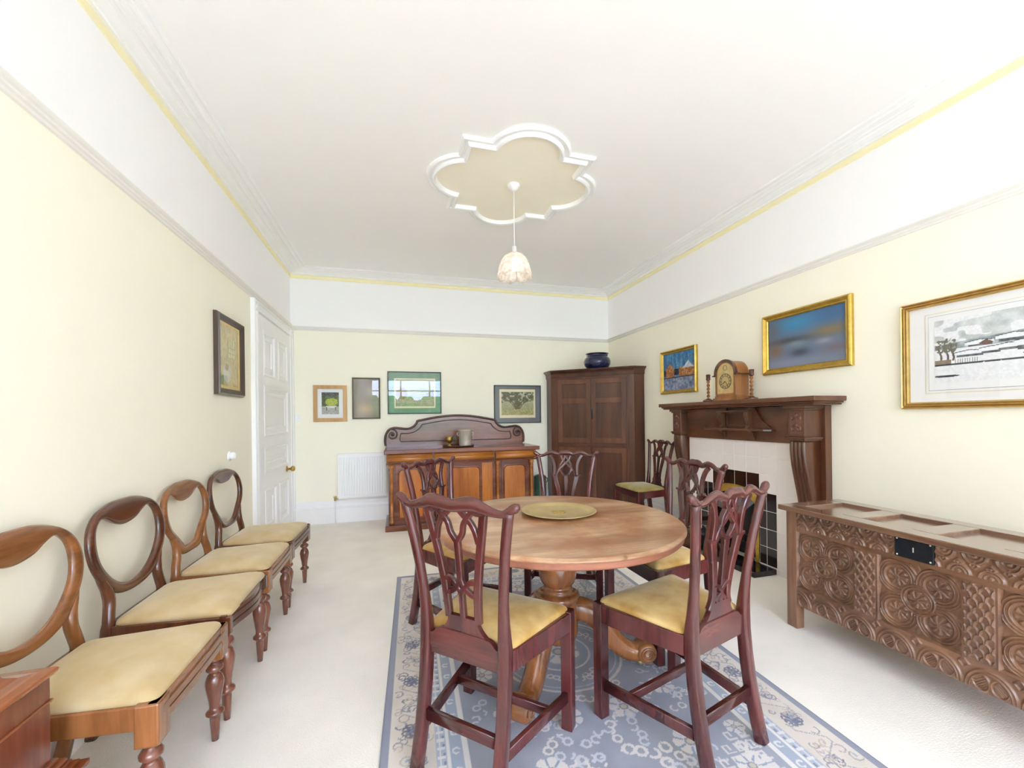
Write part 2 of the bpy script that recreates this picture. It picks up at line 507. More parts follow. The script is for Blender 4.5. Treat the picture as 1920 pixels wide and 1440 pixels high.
# the big window behind the viewer: frame, mullions and panes
win = M()
for x in (WX0, WX0 + 1.03, WX0 + 2.07, WX1 - 0.05):
    win.box((x, YF - 0.07, WZ0), (x + 0.05, YF - 0.03, WZ1))
for z in (WZ0, 1.75, WZ1 - 0.05):
    win.box((WX0, YF - 0.072, z), (WX1, YF - 0.028, z + 0.05))
wo = struct(win.build('window_1', MT['white']))
M().add([(WX0, YF - .05, WZ0), (WX1, YF - .05, WZ0), (WX1, YF - .05, WZ1), (WX0, YF - .05, WZ1)], [(0, 1, 2, 3)]).build('pane', MT['glass'], wo)
M().box((WX0 - 0.05, YF - 0.02, WZ0 - 0.04), (WX1 + 0.05, YF + 0.12, WZ0)).build('window_sill', MT['white'], wo, 0.005)
# the garden outside it, which the picture glass mirrors
struct(M().box((-12, -18, -0.6), (14, YF - 0.4, -0.5)).build('ground_terrace', MT['lawn']))
hg = M()
for k in range(60):
    hx_ = -9 + k * .32
    hr = random.Random(k).random()
    hg.loft([[(hx_ + (.35 + .1 * hr) * sc_ * math.cos(a), -14 + .5 * sc_ * math.sin(a), z) for a in [i * PI / 4 for i in range(8)]] for sc_, z in ((1, -.5), (1.1, .4), (1.15, 1.2 + hr * .2), (.9, 1.9 + hr * .4), (.4, 2.2 + hr * .4))])
struct(hg.build('ground_hedge', MT['hedge']))

def room_ring(prof, name, mat, smooth=False, x0=XL, x1=XR, y0=YF, y1=YB):
    m = M()
    m.loft([[(x0 + d, y0 + d, z), (x1 - d, y0 + d, z), (x1 - d, y1 - d, z), (x0 + d, y1 - d, z)] for d, z in prof], smooth, caps=False)
    return struct(m.build(name, mat))

room_ring([(0.0, 2.745), (0.006, 2.748), (0.006, 2.79), (0.0, 2.79)], 'trim_1', MT['yellow'])
room_ring([(0.0, 2.785), (0.022, 2.785), (0.026, 2.79), (0.026, 2.797), (0.034, 2.799), (0.046, 2.803), (0.060, 2.808), (0.066, 2.815),
           (0.082, 2.815), (0.084, 2.8135), (0.092, 2.811), (0.100, 2.8135), (0.102, 2.817), (0.128, 2.818), (0.134, 2.813), (0.142, 2.811),
           (0.150, 2.813), (0.155, 2.820), (0.172, 2.821), (0.178, 2.818), (0.188, 2.820), (0.192, 2.83)], 'trim_2', MT['plaster'])
room_ring([(0.0, 2.168), (0.010, 2.170), (0.014, 2.178), (0.022, 2.183), (0.022, 2.192), (0.030, 2.197), (0.036, 2.204), (0.036, 2.210), (0.022, 2.213), (0.0, 2.216)],
          'trim_3', MT['rail'])

SK = [(0, 0), (0.018, 0), (0.018, 0.165), (0.024, 0.170), (0.024, 0.182), (0.018, 0.188), (0.014, 0.205), (0.016, 0.222), (0.010, 0.236), (0.006, 0.25), (0, 0.252)]
def skirting(name, run, a, b):
    m = M()
    if run == 'left': m.prism([(XL + d, z) for d, z in SK], 'y', a, b)
    if run == 'right': m.prism([(XR - d, z) for d, z in SK], 'y', a, b)
    if run == 'back': m.prism([(YB - d, z) for d, z in SK], 'x', a, b)
    if run == 'front': m.prism([(YF + d, z) for d, z in SK], 'x', a, b)
    return struct(m.build(name, MT['white']))
skirting('baseboard_left', 'left', YF, 3.70)
skirting('baseboard_back', 'back', XL, XR)
skirting('baseboard_right', 'right', YF, 2.05)
skirting('baseboard_right', 'right', 3.50, YB)
skirting('baseboard_front', 'front', XL, XR)

# ---- door in the left wall, with its architrave
DY0, DY1, DZ = 3.885, 4.94, 2.07
m = M()
AP = [(0.0, 0.0), (0.0, 0.030), (0.012, 0.036), (0.024, 0.030), (0.03, 0.020), (0.085, 0.016), (0.09, 0.024), (0.115, 0.028), (0.122, 0.012), (0.125, 0.0)]
def arch_leg(yo, sgn):      # yo = outer edge, going inwards by sgn
    m.prism([(XL + t, yo + sgn * d) for d, t in AP], 'z', 0, DZ + 0.09)
arch_leg(3.755, 1); arch_leg(YB - 0.004, -1)
m.prism([(XL + t * .97, DZ + 0.093 - d * 0.7) for d, t in AP], 'y', 3.7535, YB - 0.0035)
struct(m.build('trim_4', MT['white']))
door = struct(M().box((XL + 0.001, DY0, 0.01), (XL + 0.006, DY1 - 0.02, DZ)).build('door_1', MT['white']))
m = M()
xa, xb = XL + 0.004, XL + 0.020
yA, yB_ = DY0, DY1 - 0.02
rows = [(0.01, 0.17), (0.56, 0.71), (0.93, 1.03), (1.475, 1.56), (1.955, DZ)]
for z0, z1 in rows: m.box((xa, yA + .0005, z0), (xb - .0004, yB_ - .0005, z1))
m.box((xa, yA, 0.01), (xb, yA + 0.12, DZ)); m.box((xa, yB_ - 0.12, 0.01), (xb, yB_, DZ))
ym = (yA + yB_) / 2
m.box((xa, ym - 0.055, 0.012), (xb - .0008, ym + 0.055, 0.60)); m.box((xa, ym - 0.055, 1.52), (xb - .0008, ym + 0.055, DZ - .002))
m.build('door_frame', MT['white'], door, 0.004)
m = M()
def beaded(y0, y1, z0, z1):
    m.loft([[(XL + t, y0 + d, z0 + d), (XL + t, y1 - d, z0 + d), (XL + t, y1 - d, z1 - d), (XL + t, y0 + d, z1 - d)]
            for d, t in ((-0.004, 0.004), (-0.004, 0.018), (0.004, 0.026), (0.014, 0.024), (0.024, 0.010), (0.055, 0.008), (0.08, 0.014), (0.085, 0.007))], False)
for y0, y1, z0, z1 in ((yA + .12, ym - .055, .17, .56), (ym + .055, yB_ - .12, .17, .56), (yA + .12, yB_ - .12, .71, .93),
                       (yA + .12, yB_ - .12, 1.03, 1.475), (yA + .12, ym - .055, 1.56, 1.955), (ym + .055, yB_ - .12, 1.56, 1.955)):
    beaded(y0, y1, z0, z1)
m.build('door_panel_moulding', MT['white'], door)
RX = Matrix.Rotation(PI / 2, 4, 'Y')
kn = M().lathe([(0.0, 0), (0.030, 0), (0.030, 0.006), (0.012, 0.010), (0.010, 0.034), (0.020, 0.040), (0.029, 0.052), (0.029, 0.064), (0.020, 0.076), (0.0, 0.079)],
               (0, 0), 20, Matrix.Translation((XL + 0.020, 4.73, 0.665)) @ RX)
kn.build('door_knob', MT['brass'], door)
kp = M().box((XL + 0.019, 4.60, 0.645), (XL + 0.023, 4.64, 0.685))
kp.build('keyhole_cover', MT['white'], door, 0.002)

# ---- ceiling rose
def rose_outline(cx, cy, s, lr, off):
    """square of half side s with a lobe of radius lr on each side; off > 0 grows it"""
    pts = []
    for k in range(4):
        a = k * PI / 2
        ca, sa = math.cos(a), math.sin(a)
        loc = []
        S = s + off
        c0 = s * 0.86                      # lobe centre distance
        R = lr + off
        dy = math.sqrt(max(R * R - (S - c0) ** 2, 0))
        loc.append((S, -S))
        a0 = math.atan2(-dy, S - c0)
        for i in range(17):
            t = a0 + (-2 * a0) * i / 16
            loc.append((c0 + R * math.cos(t), R * math.sin(t)))
        for x, y in loc:
            pts.append((cx + ca * x - sa * y, cy + sa * x + ca * y))
    return pts
RCX, RCY = 0.812, 2.82
rose = thing('ceiling_rose', 'quatrefoil plaster ceiling rose with white moulded rim and cream centre on the ceiling', 'ceiling rose', (RCX, RCY, ZC))
m = M()
m.loft([[(x, y, z) for x, y in rose_outline(0, 0, 0.395, 0.235, o)] for o, z in
        ((0.035, 0.0), (0.034, -0.012), (0.024, -0.020), (0.012, -0.018), (0.006, -0.010), (-0.004, -0.010), (-0.006, -0.028), (-0.016, -0.034), (-0.026, -0.030), (-0.034, -0.008), (-0.034, 0.0))],
       False, caps=False)
m.build('moulding', MT['white'], rose)
ol = rose_outline(0, 0, 0.395, 0.235, -0.02)
M().prism(ol, 'z', -0.004, -0.0005).build('rose_centre', MT['cream'], rose)

# ---- pendant lamp under it
lamp = thing('pendant_lamp', 'lit pendant lamp with a domed shell shade hanging from the ceiling rose', 'lamp', (RCX, RCY, ZC - 0.004))
M().lathe([(0, 0), (0.045, 0), (0.045, -0.008), (0.034, -0.02), (0.026, -0.034), (0.010, -0.042), (0, -0.042)]).build('ceiling_cap', MT['white'], lamp)
M().lathe([(0.0028, -0.035), (0.0028, -0.455)], seg=8).build('cord', MT['white'], lamp)
M().lathe([(0, -0.44), (0.016, -0.44), (0.018, -0.50), (0.024, -0.505), (0.024, -0.53), (0, -0.53)], seg=16).build('lamp_holder', MT['white'], lamp)
m = M()
for k in range(8):                          # eight overlapping fan leaves
    a0 = k * PI / 4
    rows_, cols_ = 10, 8
    vs, fs = [], []
    for i in range(rows_ + 1):
        t = i / rows_
        ang = t * 1.42
        for j in range(cols_ + 1):
            s_ = (j / cols_ - 0.5) * 2
            rr = 0.022 + 0.100 * math.sin(ang) + 0.004 * math.cos(s_ * PI * 0.5) + 0.0012 * math.cos(s_ * PI * 4)
            zz = -0.488 - 0.175 * (1 - math.cos(ang)) / (1 - math.cos(1.42))
            if i == rows_: zz += 0.020 * abs(s_) ** 1.5 - 0.004
            aa = a0 + s_ * PI / 8 * 0.98
            vs.append((rr * math.cos(aa), rr * math.sin(aa), zz))
    for i in range(rows_):
        for j in range(cols_):
            p = i * (cols_ + 1) + j
            fs.append((p, p + 1, p + cols_ + 2, p + cols_ + 1))
    m.add(vs, fs, True)
sh = m.build('lamp_shade', MT['shade'], lamp)
sm_ = sh.modifiers.new('solid', 'SOLIDIFY'); sm_.thickness = 0.0015
M().lathe([(0, -0.53), (0.014, -0.535), (0.028, -0.565), (0.03, -0.585), (0.02, -0.61), (0, -0.618)], seg=16).build('light_bulb', MT['bulb'], lamp)
pl = bpy.data.lights.new('pendant_glow', 'POINT'); pl.energy = 2; pl.color = (1, 0.96, 0.93); pl.shadow_soft_size = 0.03
plo = bpy.data.objects.new('pendant_glow', pl); plo.location = (RCX, RCY, ZC - 0.60); COL.objects.link(plo)

# ---- radiator, pipes, switches on the walls
rad = thing('radiator', 'white ribbed panel radiator on the back wall left of the sideboard', 'radiator', (-0.40, YB - 0.035, 0.275))
m = M()
m.box((-0.262, -0.012, 0), (0.262, 0.006, 0.50))
n = 18
for k in range(n):
    x = -0.25 + 0.5 * (k + 0.5) / n
    m.prism([(x - 0.0125, -0.010), (x - 0.009, -0.020), (x + 0.009, -0.020), (x + 0.0125, -0.010)], 'z', 0.03, 0.465)
m.build('panel', MT['white'], rad, 0.002)
M().box((-0.264, -0.018, 0.495), (0.264, 0.022, 0.508)).build('top_grille', MT['white'], rad, 0.002)
m = M().lathe([(0, -0.02), (0.012, -0.02), (0.012, 0.008), (0.017, 0.012), (0.017, 0.030), (0, 0.032)], (-0.295, 0), 14)
m.lathe([(0, 0), (0.008, 0), (0.008, 0.03), (0, 0.03)], (0, 0), 10, Matrix.Translation((-0.29, 0, 0.0)) @ RX)
m.build('valve', MT['oldbrass'], rad)
M().lathe([(0.006, -0.2745), (0.006, -0.018)], (-0.295, 0), 8).build('pipe', MT['white'], rad)
M().sweep([(-0.285, 0, -.014), (0.262, 0, -.014)], circ(0.006, 8)).build('heating_pipe', MT['white'], rad)
sw = thing('dimmer_switch', 'round white dimmer switch on the left wall above the farthest balloon-back chair', 'switch', (XL, 3.29, 0.925))
M().lathe([(0, 0), (0.034, 0), (0.034, 0.006), (0, 0.008)], (0, 0), 24, RX).build('back_plate', MT['white'], sw)
M().lathe([(0.022, 0.004), (0.026, 0.026), (0.018, 0.04), (0, 0.042)], (0, 0), 20, RX).build('knob', MT['white'], sw)
ls = thing('light_switch', 'small square white light switch on the back wall beside the door', 'switch', (XL + 0.055, YB, 1.19))
M().box((-0.02, -0.008, -0.04), (0.035, 0, 0.04)).build('back_plate', MT['white'], ls, 0.002)
M().box((0.0, -0.013, -0.01), (0.015, -0.006, 0.012)).build('rocker', MT['white'], ls, 0.001)

# ================================================================== DINING CHAIRS (pierced splat)
# local frame: origin on the floor below the seat centre, +Y is where the sitter looks
WF, WB, DEP, HS, HT = 0.488, 0.345, 0.367, 0.441, 0.905
def yback(z):
    if z < HS: return -DEP / 2 - 0.062 * (1 - z / HS) ** 1.8
    t = (z - HS) / (HT - HS)
    return -DEP / 2 - 0.055 * t ** 1.25
def xstile(z):
    if z < HS: return WB / 2 - 0.018
    t = (z - HS) / (HT - HS)
    return WB / 2 - 0.018 - 0.006 * math.sin(t * PI) + 0.052 * t ** 1.6

def ribbon(m, pts, w0, w1=None, th=0.018, n=6):
    """flat bent strap through (x, z) points lying on the raked plane of the back"""
    w1 = w0 if w1 is None else w1
    P = cat(pts, n)
    N_ = len(P)
    loops = []
    for i, (x, z) in enumerate(P):
        a = P[max(i - 1, 0)]; b = P[min(i + 1, N_ - 1)]
        dx, dz = b[0] - a[0], b[1] - a[1]
        L_ = math.hypot(dx, dz) or 1
        nx, nz = -dz / L_, dx / L_
        w = (w0 + (w1 - w0) * i / (N_ - 1)) / 2
        y = yback(z) + 0.004
        e = 0.72
        sec = [(-1, -e), (-e, -1), (e, -1), (1, -e), (1, e), (e, 1), (-e, 1), (-1, e)]
        loops.append([(x + nx * w * s, y + th / 2 * t, z + nz * w * s) for s, t in sec])
    m.loft(loops, False)

def mirror(pts): return [(-x, z) for x, z in pts]

def make_splat(kind):
    m = M()
    if kind == 'gothic':
        Lo = [(-.112, .885), (-.102, .83), (-.088, .76), (-.074, .68), (-.064, .61), (-.060, .55), (-.058, .505)]
        for q in (Lo, mirror(Lo)): ribbon(m, q, .026, .026)
        ribbon(m, [(0, .775), (0, .70), (0, .62)], .024, .022)
        ribbon(m, [(0, .61), (0, .56), (0, .505)], .020, .022)
        a1 = [(0, .765), (-.022, .795), (-.032, .83), (-.060, .862), (-.078, .885)]
        a2 = [(-.082, .77), (-.072, .81), (-.056, .838), (-.030, .862), (-.008, .885)]
        for q in (a1, a2): ribbon(m, q, .017); ribbon(m, mirror(q), .017)
        c1 = [(-.064, .640), (-.035, .634), (-.012, .612), (0, .59)]
        c2 = [(0, .645), (-.012, .618), (-.035, .598), (-.060, .590)]
        for q in (c1, c2): ribbon(m, q, .017); ribbon(m, mirror(q), .017)
        # little cusps under the head arches
        for s in (-1, 1):
            ribbon(m, [(s * .118, .872), (s * .085, .868), (s * .055, .880)], .018)
        top = .515
    else:
        Lo = [(-.080, .745), (-.066, .69), (-.052, .63), (-.044, .57), (-.046, .53), (-.06, .50)]
        for q in (Lo, mirror(Lo)): ribbon(m, q, .036, .020)
        ribbon(m, [(0, .745), (0, .69), (0, .63), (0, .575)], .034, .017)
        up = [(-.082, .74), (-.080, .78), (-.082, .82), (-.096, .86), (-.115, .885)]
        x1 = [(-.066, .745), (-.046, .785), (-.012, .82), (.020, .85), (.034, .885)]
        x2 = [(-.014, .745), (-.036, .775), (-.038, .815), (-.014, .855), (-.004, .885)]
        for q, w in ((up, .021), (x1, .016), (x2, .015)): ribbon(m, q, w); ribbon(m, mirror(q), w)
        # notched collars
        for x in (-.080, 0, .080):
            ribbon(m, [(x - .024, .748), (x, .742), (x + .024, .748)], .012, th=.021, n=3)
        d1 = [(-.044, .585), (-.016, .572), (0, .552), (-.014, .535), (-.03, .522)]
        ribbon(m, d1, .016); ribbon(m, mirror(d1), .016)
        ribbon(m, [(0, .552), (0, .505)], .022)
        top = .520
    # solid flared shoe
    prof = cat([(-.058, top), (-.060, .495), (-.072, .475), (-.096, .452)], 5)
    pts = prof + [(-x, z) for x, z in reversed(prof)]
    f = [(x, yback(z) + 0.004 - .009, z) for x, z in pts]; g = [(x, yback(z) + 0.004 + .009, z) for x, z in pts]
    m.loft([f, g], False)
    return m

def make_crest(kind):
    m = M()
    if kind == 'gothic':
        half = [(0, .888, .021, .013), (.03, .892, .023, .014), (.06, .897, .024, .014), (.088, .897, .023, .013), (.108, .890, .020, .012), (.145, .880, .015, .011), (.178, .876, .012, .011),
                (.200, .884, .013, .012), (.216, .894, .015, .014), (.228, .899, .014, .014), (.235, .899, .008, .009), (.237, .899, .003, .004)]
    else:
        half = [(0, .901, .019, .013), (.028, .901, .018, .013), (.050, .890, .014, .012), (.075, .896, .015, .012), (.100, .904, .015, .012), (.130, .898, .013, .011), (.160, .884, .011, .010),
                (.188, .882, .012, .011), (.208, .892, .014, .013), (.224, .904, .015, .014), (.233, .906, .009, .010), (.236, .906, .003, .004)]
    full = [(-x, z, a, b) for x, z, a, b in reversed(half[1:])] + half
    P = cat(full, 4)
    path = []; secs = []
    for x, z, a, b in P:
        bow = -0.012 * (1 - (x / .24) ** 2)
        path.append((x, yback(HT) + 0.006 + bow, z))
        secs.append(circ(max(a, .002), 12, max(b, .002)) if False else circ(max(b, .002), 12, max(a, .002)))
    m.sweep(path, secs)
    return m

def cushion(m, outline, z0, z1, dome, rnd=0.022):
    """outline: list of (x, y) corners, convex; a rounded drop-in pad"""
    n = len(outline)
    cx = sum(p[0] for p in outline) / n; cy = sum(p[1] for p in outline) / n
    pts = []
    for i in range(n):
        a, b, c = Vector(outline[i - 1]), Vector(outline[i]), Vector(outline[(i + 1) % n])
        u, v = (a - b).normalized(), (c - b).normalized()
        for k in range(5):
            t = k / 4
            pts.append((b + u * rnd * (1 - t) ** 2 + v * rnd * t ** 2))
        d = (c - b).length
        for k in range(1, 6):
            pts.append(b + v * (rnd + (d - 2 * rnd) * k / 6))
    loops = []
    for s, z in ((0.97, z0), (1.0, z0 + 0.3 * (z1 - z0)), (1.0, z0 + 0.6 * (z1 - z0)), (0.985, z1 - 0.002), (0.955, z1 + dome * .12), (0.9, z1 + dome * 0.3), (0.8, z1 + dome * 0.55), (0.62, z1 + dome * 0.82), (0.4, z1 + dome * .96), (0.15, z1 + dome)):
        loops.append([(cx + (p[0] - cx) * s, cy + (p[1] - cy) * s, z) for p in pts])
    m.loft(loops)
    return m

def make_dining_chair(label, splat, fabric, loc, rz):
    t = thing('dining_chair', label, 'chair', loc, rz, 'dark mahogany dining chairs with pierced splats')
    W, D = WF / 2, DEP / 2
    lw = 0.042
    for s in (-1, 1):                                   # straight front legs
        x0, x1 = s * W, s * (W - lw)
        M().box((x0, D, 0), (x1, D - lw, HS)).build('front_leg', MT['mahog'], t, 0.003)
    for s in (-1, 1):                                   # rear leg and stile in one
        zs = [0, .06, .12, .2, .3, .38, .44, .47, .52, .6, .68, .76, .83, .868, .884]
        path = [(s * xstile(z), yback(z) - (0.0 if z > .38 else 0.0), z) for z in zs]
        secs = []
        for z in zs:
            if z < .45: secs.append(rrect(.0195, .019, .18))
            else:
                k = min(1, (z - .45) / .12)
                secs.append(rrect(.0195 - .003 * k, .019 - .005 * k, .18 + .25 * k))
        M().sweep(path, secs, up=(0, 1, 0)).build('rear_leg', MT['mahog'], t)
    m = M()
    zt, zb = HS - 0.004, HS - 0.072
    m.box((-W + lw, D - .003, zb), (W - lw, D - .028, zt))
    m.build('front_rail', MT['mahogx'], t, 0.003)
    for s in (-1, 1):
        m = M()
        a = Vector((s * (W - .003), D - lw, 0)); b = Vector((s * (WB / 2 + .000), -D + .018, 0))
        inn = Vector((-s * .024, 0, 0))
        m.loft([[(a.x, a.y, zb), (b.x, b.y, zb), (b.x + inn.x, b.y, zb), (a.x + inn.x, a.y, zb)], [(a.x, a.y, zt), (b.x, b.y, zt), (b.x + inn.x, b.y, zt), (a.x + inn.x, a.y, zt)]], False)
        m.build('side_rail', MT['mahog'], t, 0.003)
    m = M()
    pr = cat([(-(WB / 2 - .03), zt), (-.125, zt + .003), (-.105, zt + .020), (-.08, zt + .026)], 4)
    pts = pr + [(-x, z) for x, z in reversed(pr)] + [(WB / 2 - .03, zb), (-(WB / 2 - .03), zb)]
    m.prism(pts, 'y', -D - .010, -D + .012)
    m.build('rear_rail', MT['mahogx'], t, 0.002)
    m = cushion(M(), [(-W + .016, D - .012), (-WB / 2 + .004, -D + .022), (WB / 2 - .004, -D + .022), (W - .016, D - .012)], HS - .012, HS + .010, .030)
    m.build('seat', MT[fabric], t)
    make_crest(splat).build('crest_rail', MT['mahogx'], t)
    make_splat(splat).build('splat', MT['mahog'], t)
    # stretchers
    for s in (-1, 1):
        ya, yb = D - lw / 2, yback(.12)
        xa_, xb__ = s * (W - .022), s * xstile(.12)
        M().sweep([(xa_, ya - .02, .125), (xb__, yb + .015, .125)], rrect(.009, .019, .12)).build('side_stretcher', MT['mahog'], t)
    M().sweep([(-xstile(.17) + .018, yback(.17), .17), (xstile(.17) - .018, yback(.17), .17)], rrect(.009, .019, .12)).build('rear_stretcher', MT['mahogx'], t)
    M().sweep([(-(W - .046), .045, .125), (W - .046, .045, .125)], rrect(.009, .016, .12)).build('middle_stretcher', MT['mahogx'], t)
    return t

c1 = make_dining_chair('dark mahogany chair with a gothic pierced splat, its back to us at the left front', 'gothic', 'velvet', (.328, 1.471, .0088), -.773)
c2 = make_dining_chair('dark mahogany dining chair seen from behind, between the round table and the carved chest', 'interlaced', 'velvet', (1.011, 1.365, .0088), .296)
dup(c2, (.349, 2.351, .0088), -2.35, 'dark mahogany dining chair at the far left of the table, before the sideboard')
dup(c2, (1.056, 2.547, .0088), 2.681, 'dining chair on the far side of the table, before the corner cabinet')
dup(c2, (1.32, 1.904, .0088), 1.593, 'dining chair on the right of the table, its back to the fireplace')
cc = dup(c2, (2.385, 3.709, 0), 1.557, 'dark dining chair against the wall, between corner cabinet and fireplace')
for ch in COL.objects:
    if ch.parent == cc and ch.name.startswith('seat'):
        ch.data = ch.data.copy(); ch.data.materials[0] = MT['velvet2']

# ================================================================== BALLOON-BACK CHAIRS
BH = 0.86
def turned_leg(top=.335, s=1.0):
    k = top / .335
    pr = [(0, .335), (.020, .335), (.022, .328), (.014, .322), (.013, .316), (.022, .310), (.028, .300), (.027, .290), (.018, .280), (.014, .275), (.020, .270), (.024, .262), (.029, .245),
          (.030, .230), (.026, .200), (.021, .170), (.018, .145), (.017, .130), (.024, .124), (.029, .118), (.029, .111), (.023, .105), (.017, .100), (.017, .090), (.014, .040), (.0115, 0), (0, 0)]
    return [(r * s, z * k) for r, z in pr]

def make_balloon(label, loc, rz, wm, wx, legm, serp=False, blocks=True, slim=1.0, vee=0.0, wide=.965):
    t = thing('balloon_back_chair', label, 'chair', loc, rz, 'balloon-back chairs along the left wall')
    H = .415
    fw, bw, d0, d1 = .232, .185, .205, -.215
    def yb(z):
        if z < .42: return d1 - .055 * ((.42 - z) / .42) ** 1.6
        return d1 - .045 * ((z - .42) / .44) ** 1.1
    # the ring of the back
    out = cat([(0, .866), (.085, .862), (.165, .836), (.222, .785), (.246, .715), (.236 - vee * .3, .645), (.200 - vee, .580), (.150 - vee, .528), (.085, .497 - vee * .2), (0, .487)] +
              [(-.085, .497 - vee * .2), (-.150 + vee, .528), (-.200 + vee, .580), (-.236 + vee * .3, .645), (-.246, .715), (-.222, .785), (-.165, .836), (-.085, .862)], 5, True)
    inn = cat([(0, .752), (.06, .764), (.115, .797), (.155, .806), (.190, .770), (.200, .71), (.188 - vee * .3, .650), (.156 - vee, .600), (.112 - vee, .558), (.06, .532), (0, .524)] +
              [(-.06, .532), (-.112 + vee, .558), (-.156 + vee, .600), (-.188 + vee * .3, .650), (-.200, .71), (-.190, .770), (-.155, .806), (-.115, .797), (-.06, .764)], 5, True)
    out = [(x * wide, z - .09 * max(0, z - .76)) for x, z in out]; inn = [(x * wide, z - .09 * max(0, z - .76)) for x, z in inn]
    # resample the inner loop to the outer one by angle
    def atan(p): return math.atan2(p[1] - .68, p[0]) % (2 * PI)
    ins = sorted(inn, key=atan)
    ia = [atan(p) for p in ins]
    def at_angle(a):
        k = np.searchsorted(ia, a) % len(ia)
        p, q = ins[k - 1], ins[k]
        da = (ia[k] - ia[k - 1]) % (2 * PI) or 1e-6
        f = ((a - ia[k - 1]) % (2 * PI)) / da
        return (p[0] + (q[0] - p[0]) * f, p[1] + (q[1] - p[1]) * f)
    N_ = 120
    outs = sorted(out, key=atan); oa = [atan(p) for p in outs]
    def out_angle(a):
        k = np.searchsorted(oa, a) % len(oa)
        p, q = outs[k - 1], outs[k]
        da = (oa[k] - oa[k - 1]) % (2 * PI) or 1e-6
        f = ((a - oa[k - 1]) % (2 * PI)) / da
        return (p[0] + (q[0] - p[0]) * f, p[1] + (q[1] - p[1]) * f)
    loops = []
    for i in range(N_):
        a = 2 * PI * i / N_
        o, n_ = out_angle(a), at_angle(a)
        if slim != 1.0: n_ = (o[0] + (n_[0] - o[0]) * slim, o[1] + (n_[1] - o[1]) * slim)
        mx, mz = (o[0] + n_[0]) / 2, (o[1] + n_[1]) / 2
        hx, hz = (o[0] - n_[0]) / 2, (o[1] - n_[1]) / 2
        L_ = []
        for j in range(12):
            ph = 2 * PI * j / 12
            c_, s_ = math.cos(ph), math.sin(ph)
            c_ = math.copysign(abs(c_) ** .75, c_); s_ = math.copysign(abs(s_) ** .75, s_)
            x, z = mx + hx * c_, mz + hz * c_
            L_.append((x, yb(z) - .012 * (1 - (x / .25) ** 2) + .006 + .013 * s_, z))
        loops.append(L_)
    M().loft(loops, ring=True, caps=False).build('back_ring', MT[wx], t)
    for s in (-1, 1):
        zs = [(0, .176), (.08, .178), (.2, .182), (.3, .184), (.36, .184), (.42, .178), (.46, .168), (.50, .160 - vee * .4), (.54, .168 - vee * .8), (.58, .188 - vee), (.63, .208 - vee * .6), (.68, .218 - vee * .3), (.72, .220)]
        P = cat([(x, z) for z, x in zs], 3)
        path = [(s * x, yb(z), z) for x, z in P]
        secs = [rrect(.017 if z < .52 else max(.003, .017 - .085 * (z - .52)), .018 if z < .52 else max(.003, .018 - .085 * (z - .52)), .22 if z < .42 else .4) for x, z in P]
        M().sweep(path, secs, up=(0, 1, 0)).build('rear_leg', MT[wm], t)
    # seat frame
    ztop, zbot = H, .345
    fy = lambda x: d0 + (0.018 * math.cos(x / fw * PI * 1.0) if serp else 0.006 * (1 - (x / fw) ** 2))
    xs = [(-fw + 2 * fw * k / 24) for k in range(25)]
    m = M()
    for za, zb_, o in ((zbot, zbot + .022, .0), (zbot + .022, zbot + .030, -.004), (zbot + .030, zbot + .050, .002), (zbot + .050, ztop, -.003)):
        f = [(x, fy(x) + o) for x in xs]; g = [(x, fy(x) - .024) for x in reversed(xs)]
        m.prism(f + g, 'z', za, zb_)
    m.build('front_rail', MT[wx], t)
    for s in (-1, 1):
        m = M()
        A = [(s * fw, d0 - .004), (s * (bw + .006), d1 + .012), (s * (bw - .018), d1 + .012), (s * (fw - .024), d0 - .004)]
        m.prism(A, 'z', zbot, ztop - .006)
        m.build('side_rail', MT[wm], t, 0.003)
    M().box((-bw + .02, d1 - .010, zbot), (bw - .02, d1 + .012, ztop)).build('rear_rail', MT[wx], t, .003)
    cd = [(-fw + .012, d0 - .006), (-bw + .000, d1 + .016), (bw - .000, d1 + .016), (fw - .012, d0 - .006)]
    cushion(M(), cd, ztop - .012, ztop + .012, .034, .03).build('seat', MT['tan'], t)
    for s in (-1, 1):
        cx_, cy_ = s * (fw - .031), d0 - .031
        if blocks:
            M().box((s * (fw + .003), d0 + .003, zbot - .045), (s * (fw - .058), d0 - .055, ztop)).build('corner_block', MT[wm], t, .005)
            top = zbot - .045
        else:
            top = zbot
        M().lathe(turned_leg(top), (cx_, cy_), 20).build('front_leg', MT[legm], t)
    return t
RZ = -PI / 2
make_balloon('golden walnut balloon-back chair nearest us, beside the low mahogany cabinet', (-.835, 1.552, 0), RZ, 'walnut', 'walnutx', 'legred', blocks=True)
make_balloon('dark balloon-back chair with a serpentine seat front, second from the front', (-.835, 2.062, 0), RZ, 'redwal', 'redwalx', 'legred', serp=True, blocks=False, wide=1.0)
make_balloon('golden walnut balloon-back chair with a waisted back, third from the front', (-.842, 2.560, 0), RZ, 'walnut', 'walnutx', 'legred', blocks=True, vee=.026, wide=.99)
make_balloon('slim reddish balloon-back chair farthest from us, next to the white door', (-.842, 3.065, 0), RZ - .03, 'redwal', 'redwalx', 'legred', blocks=True, slim=.86, vee=.015)

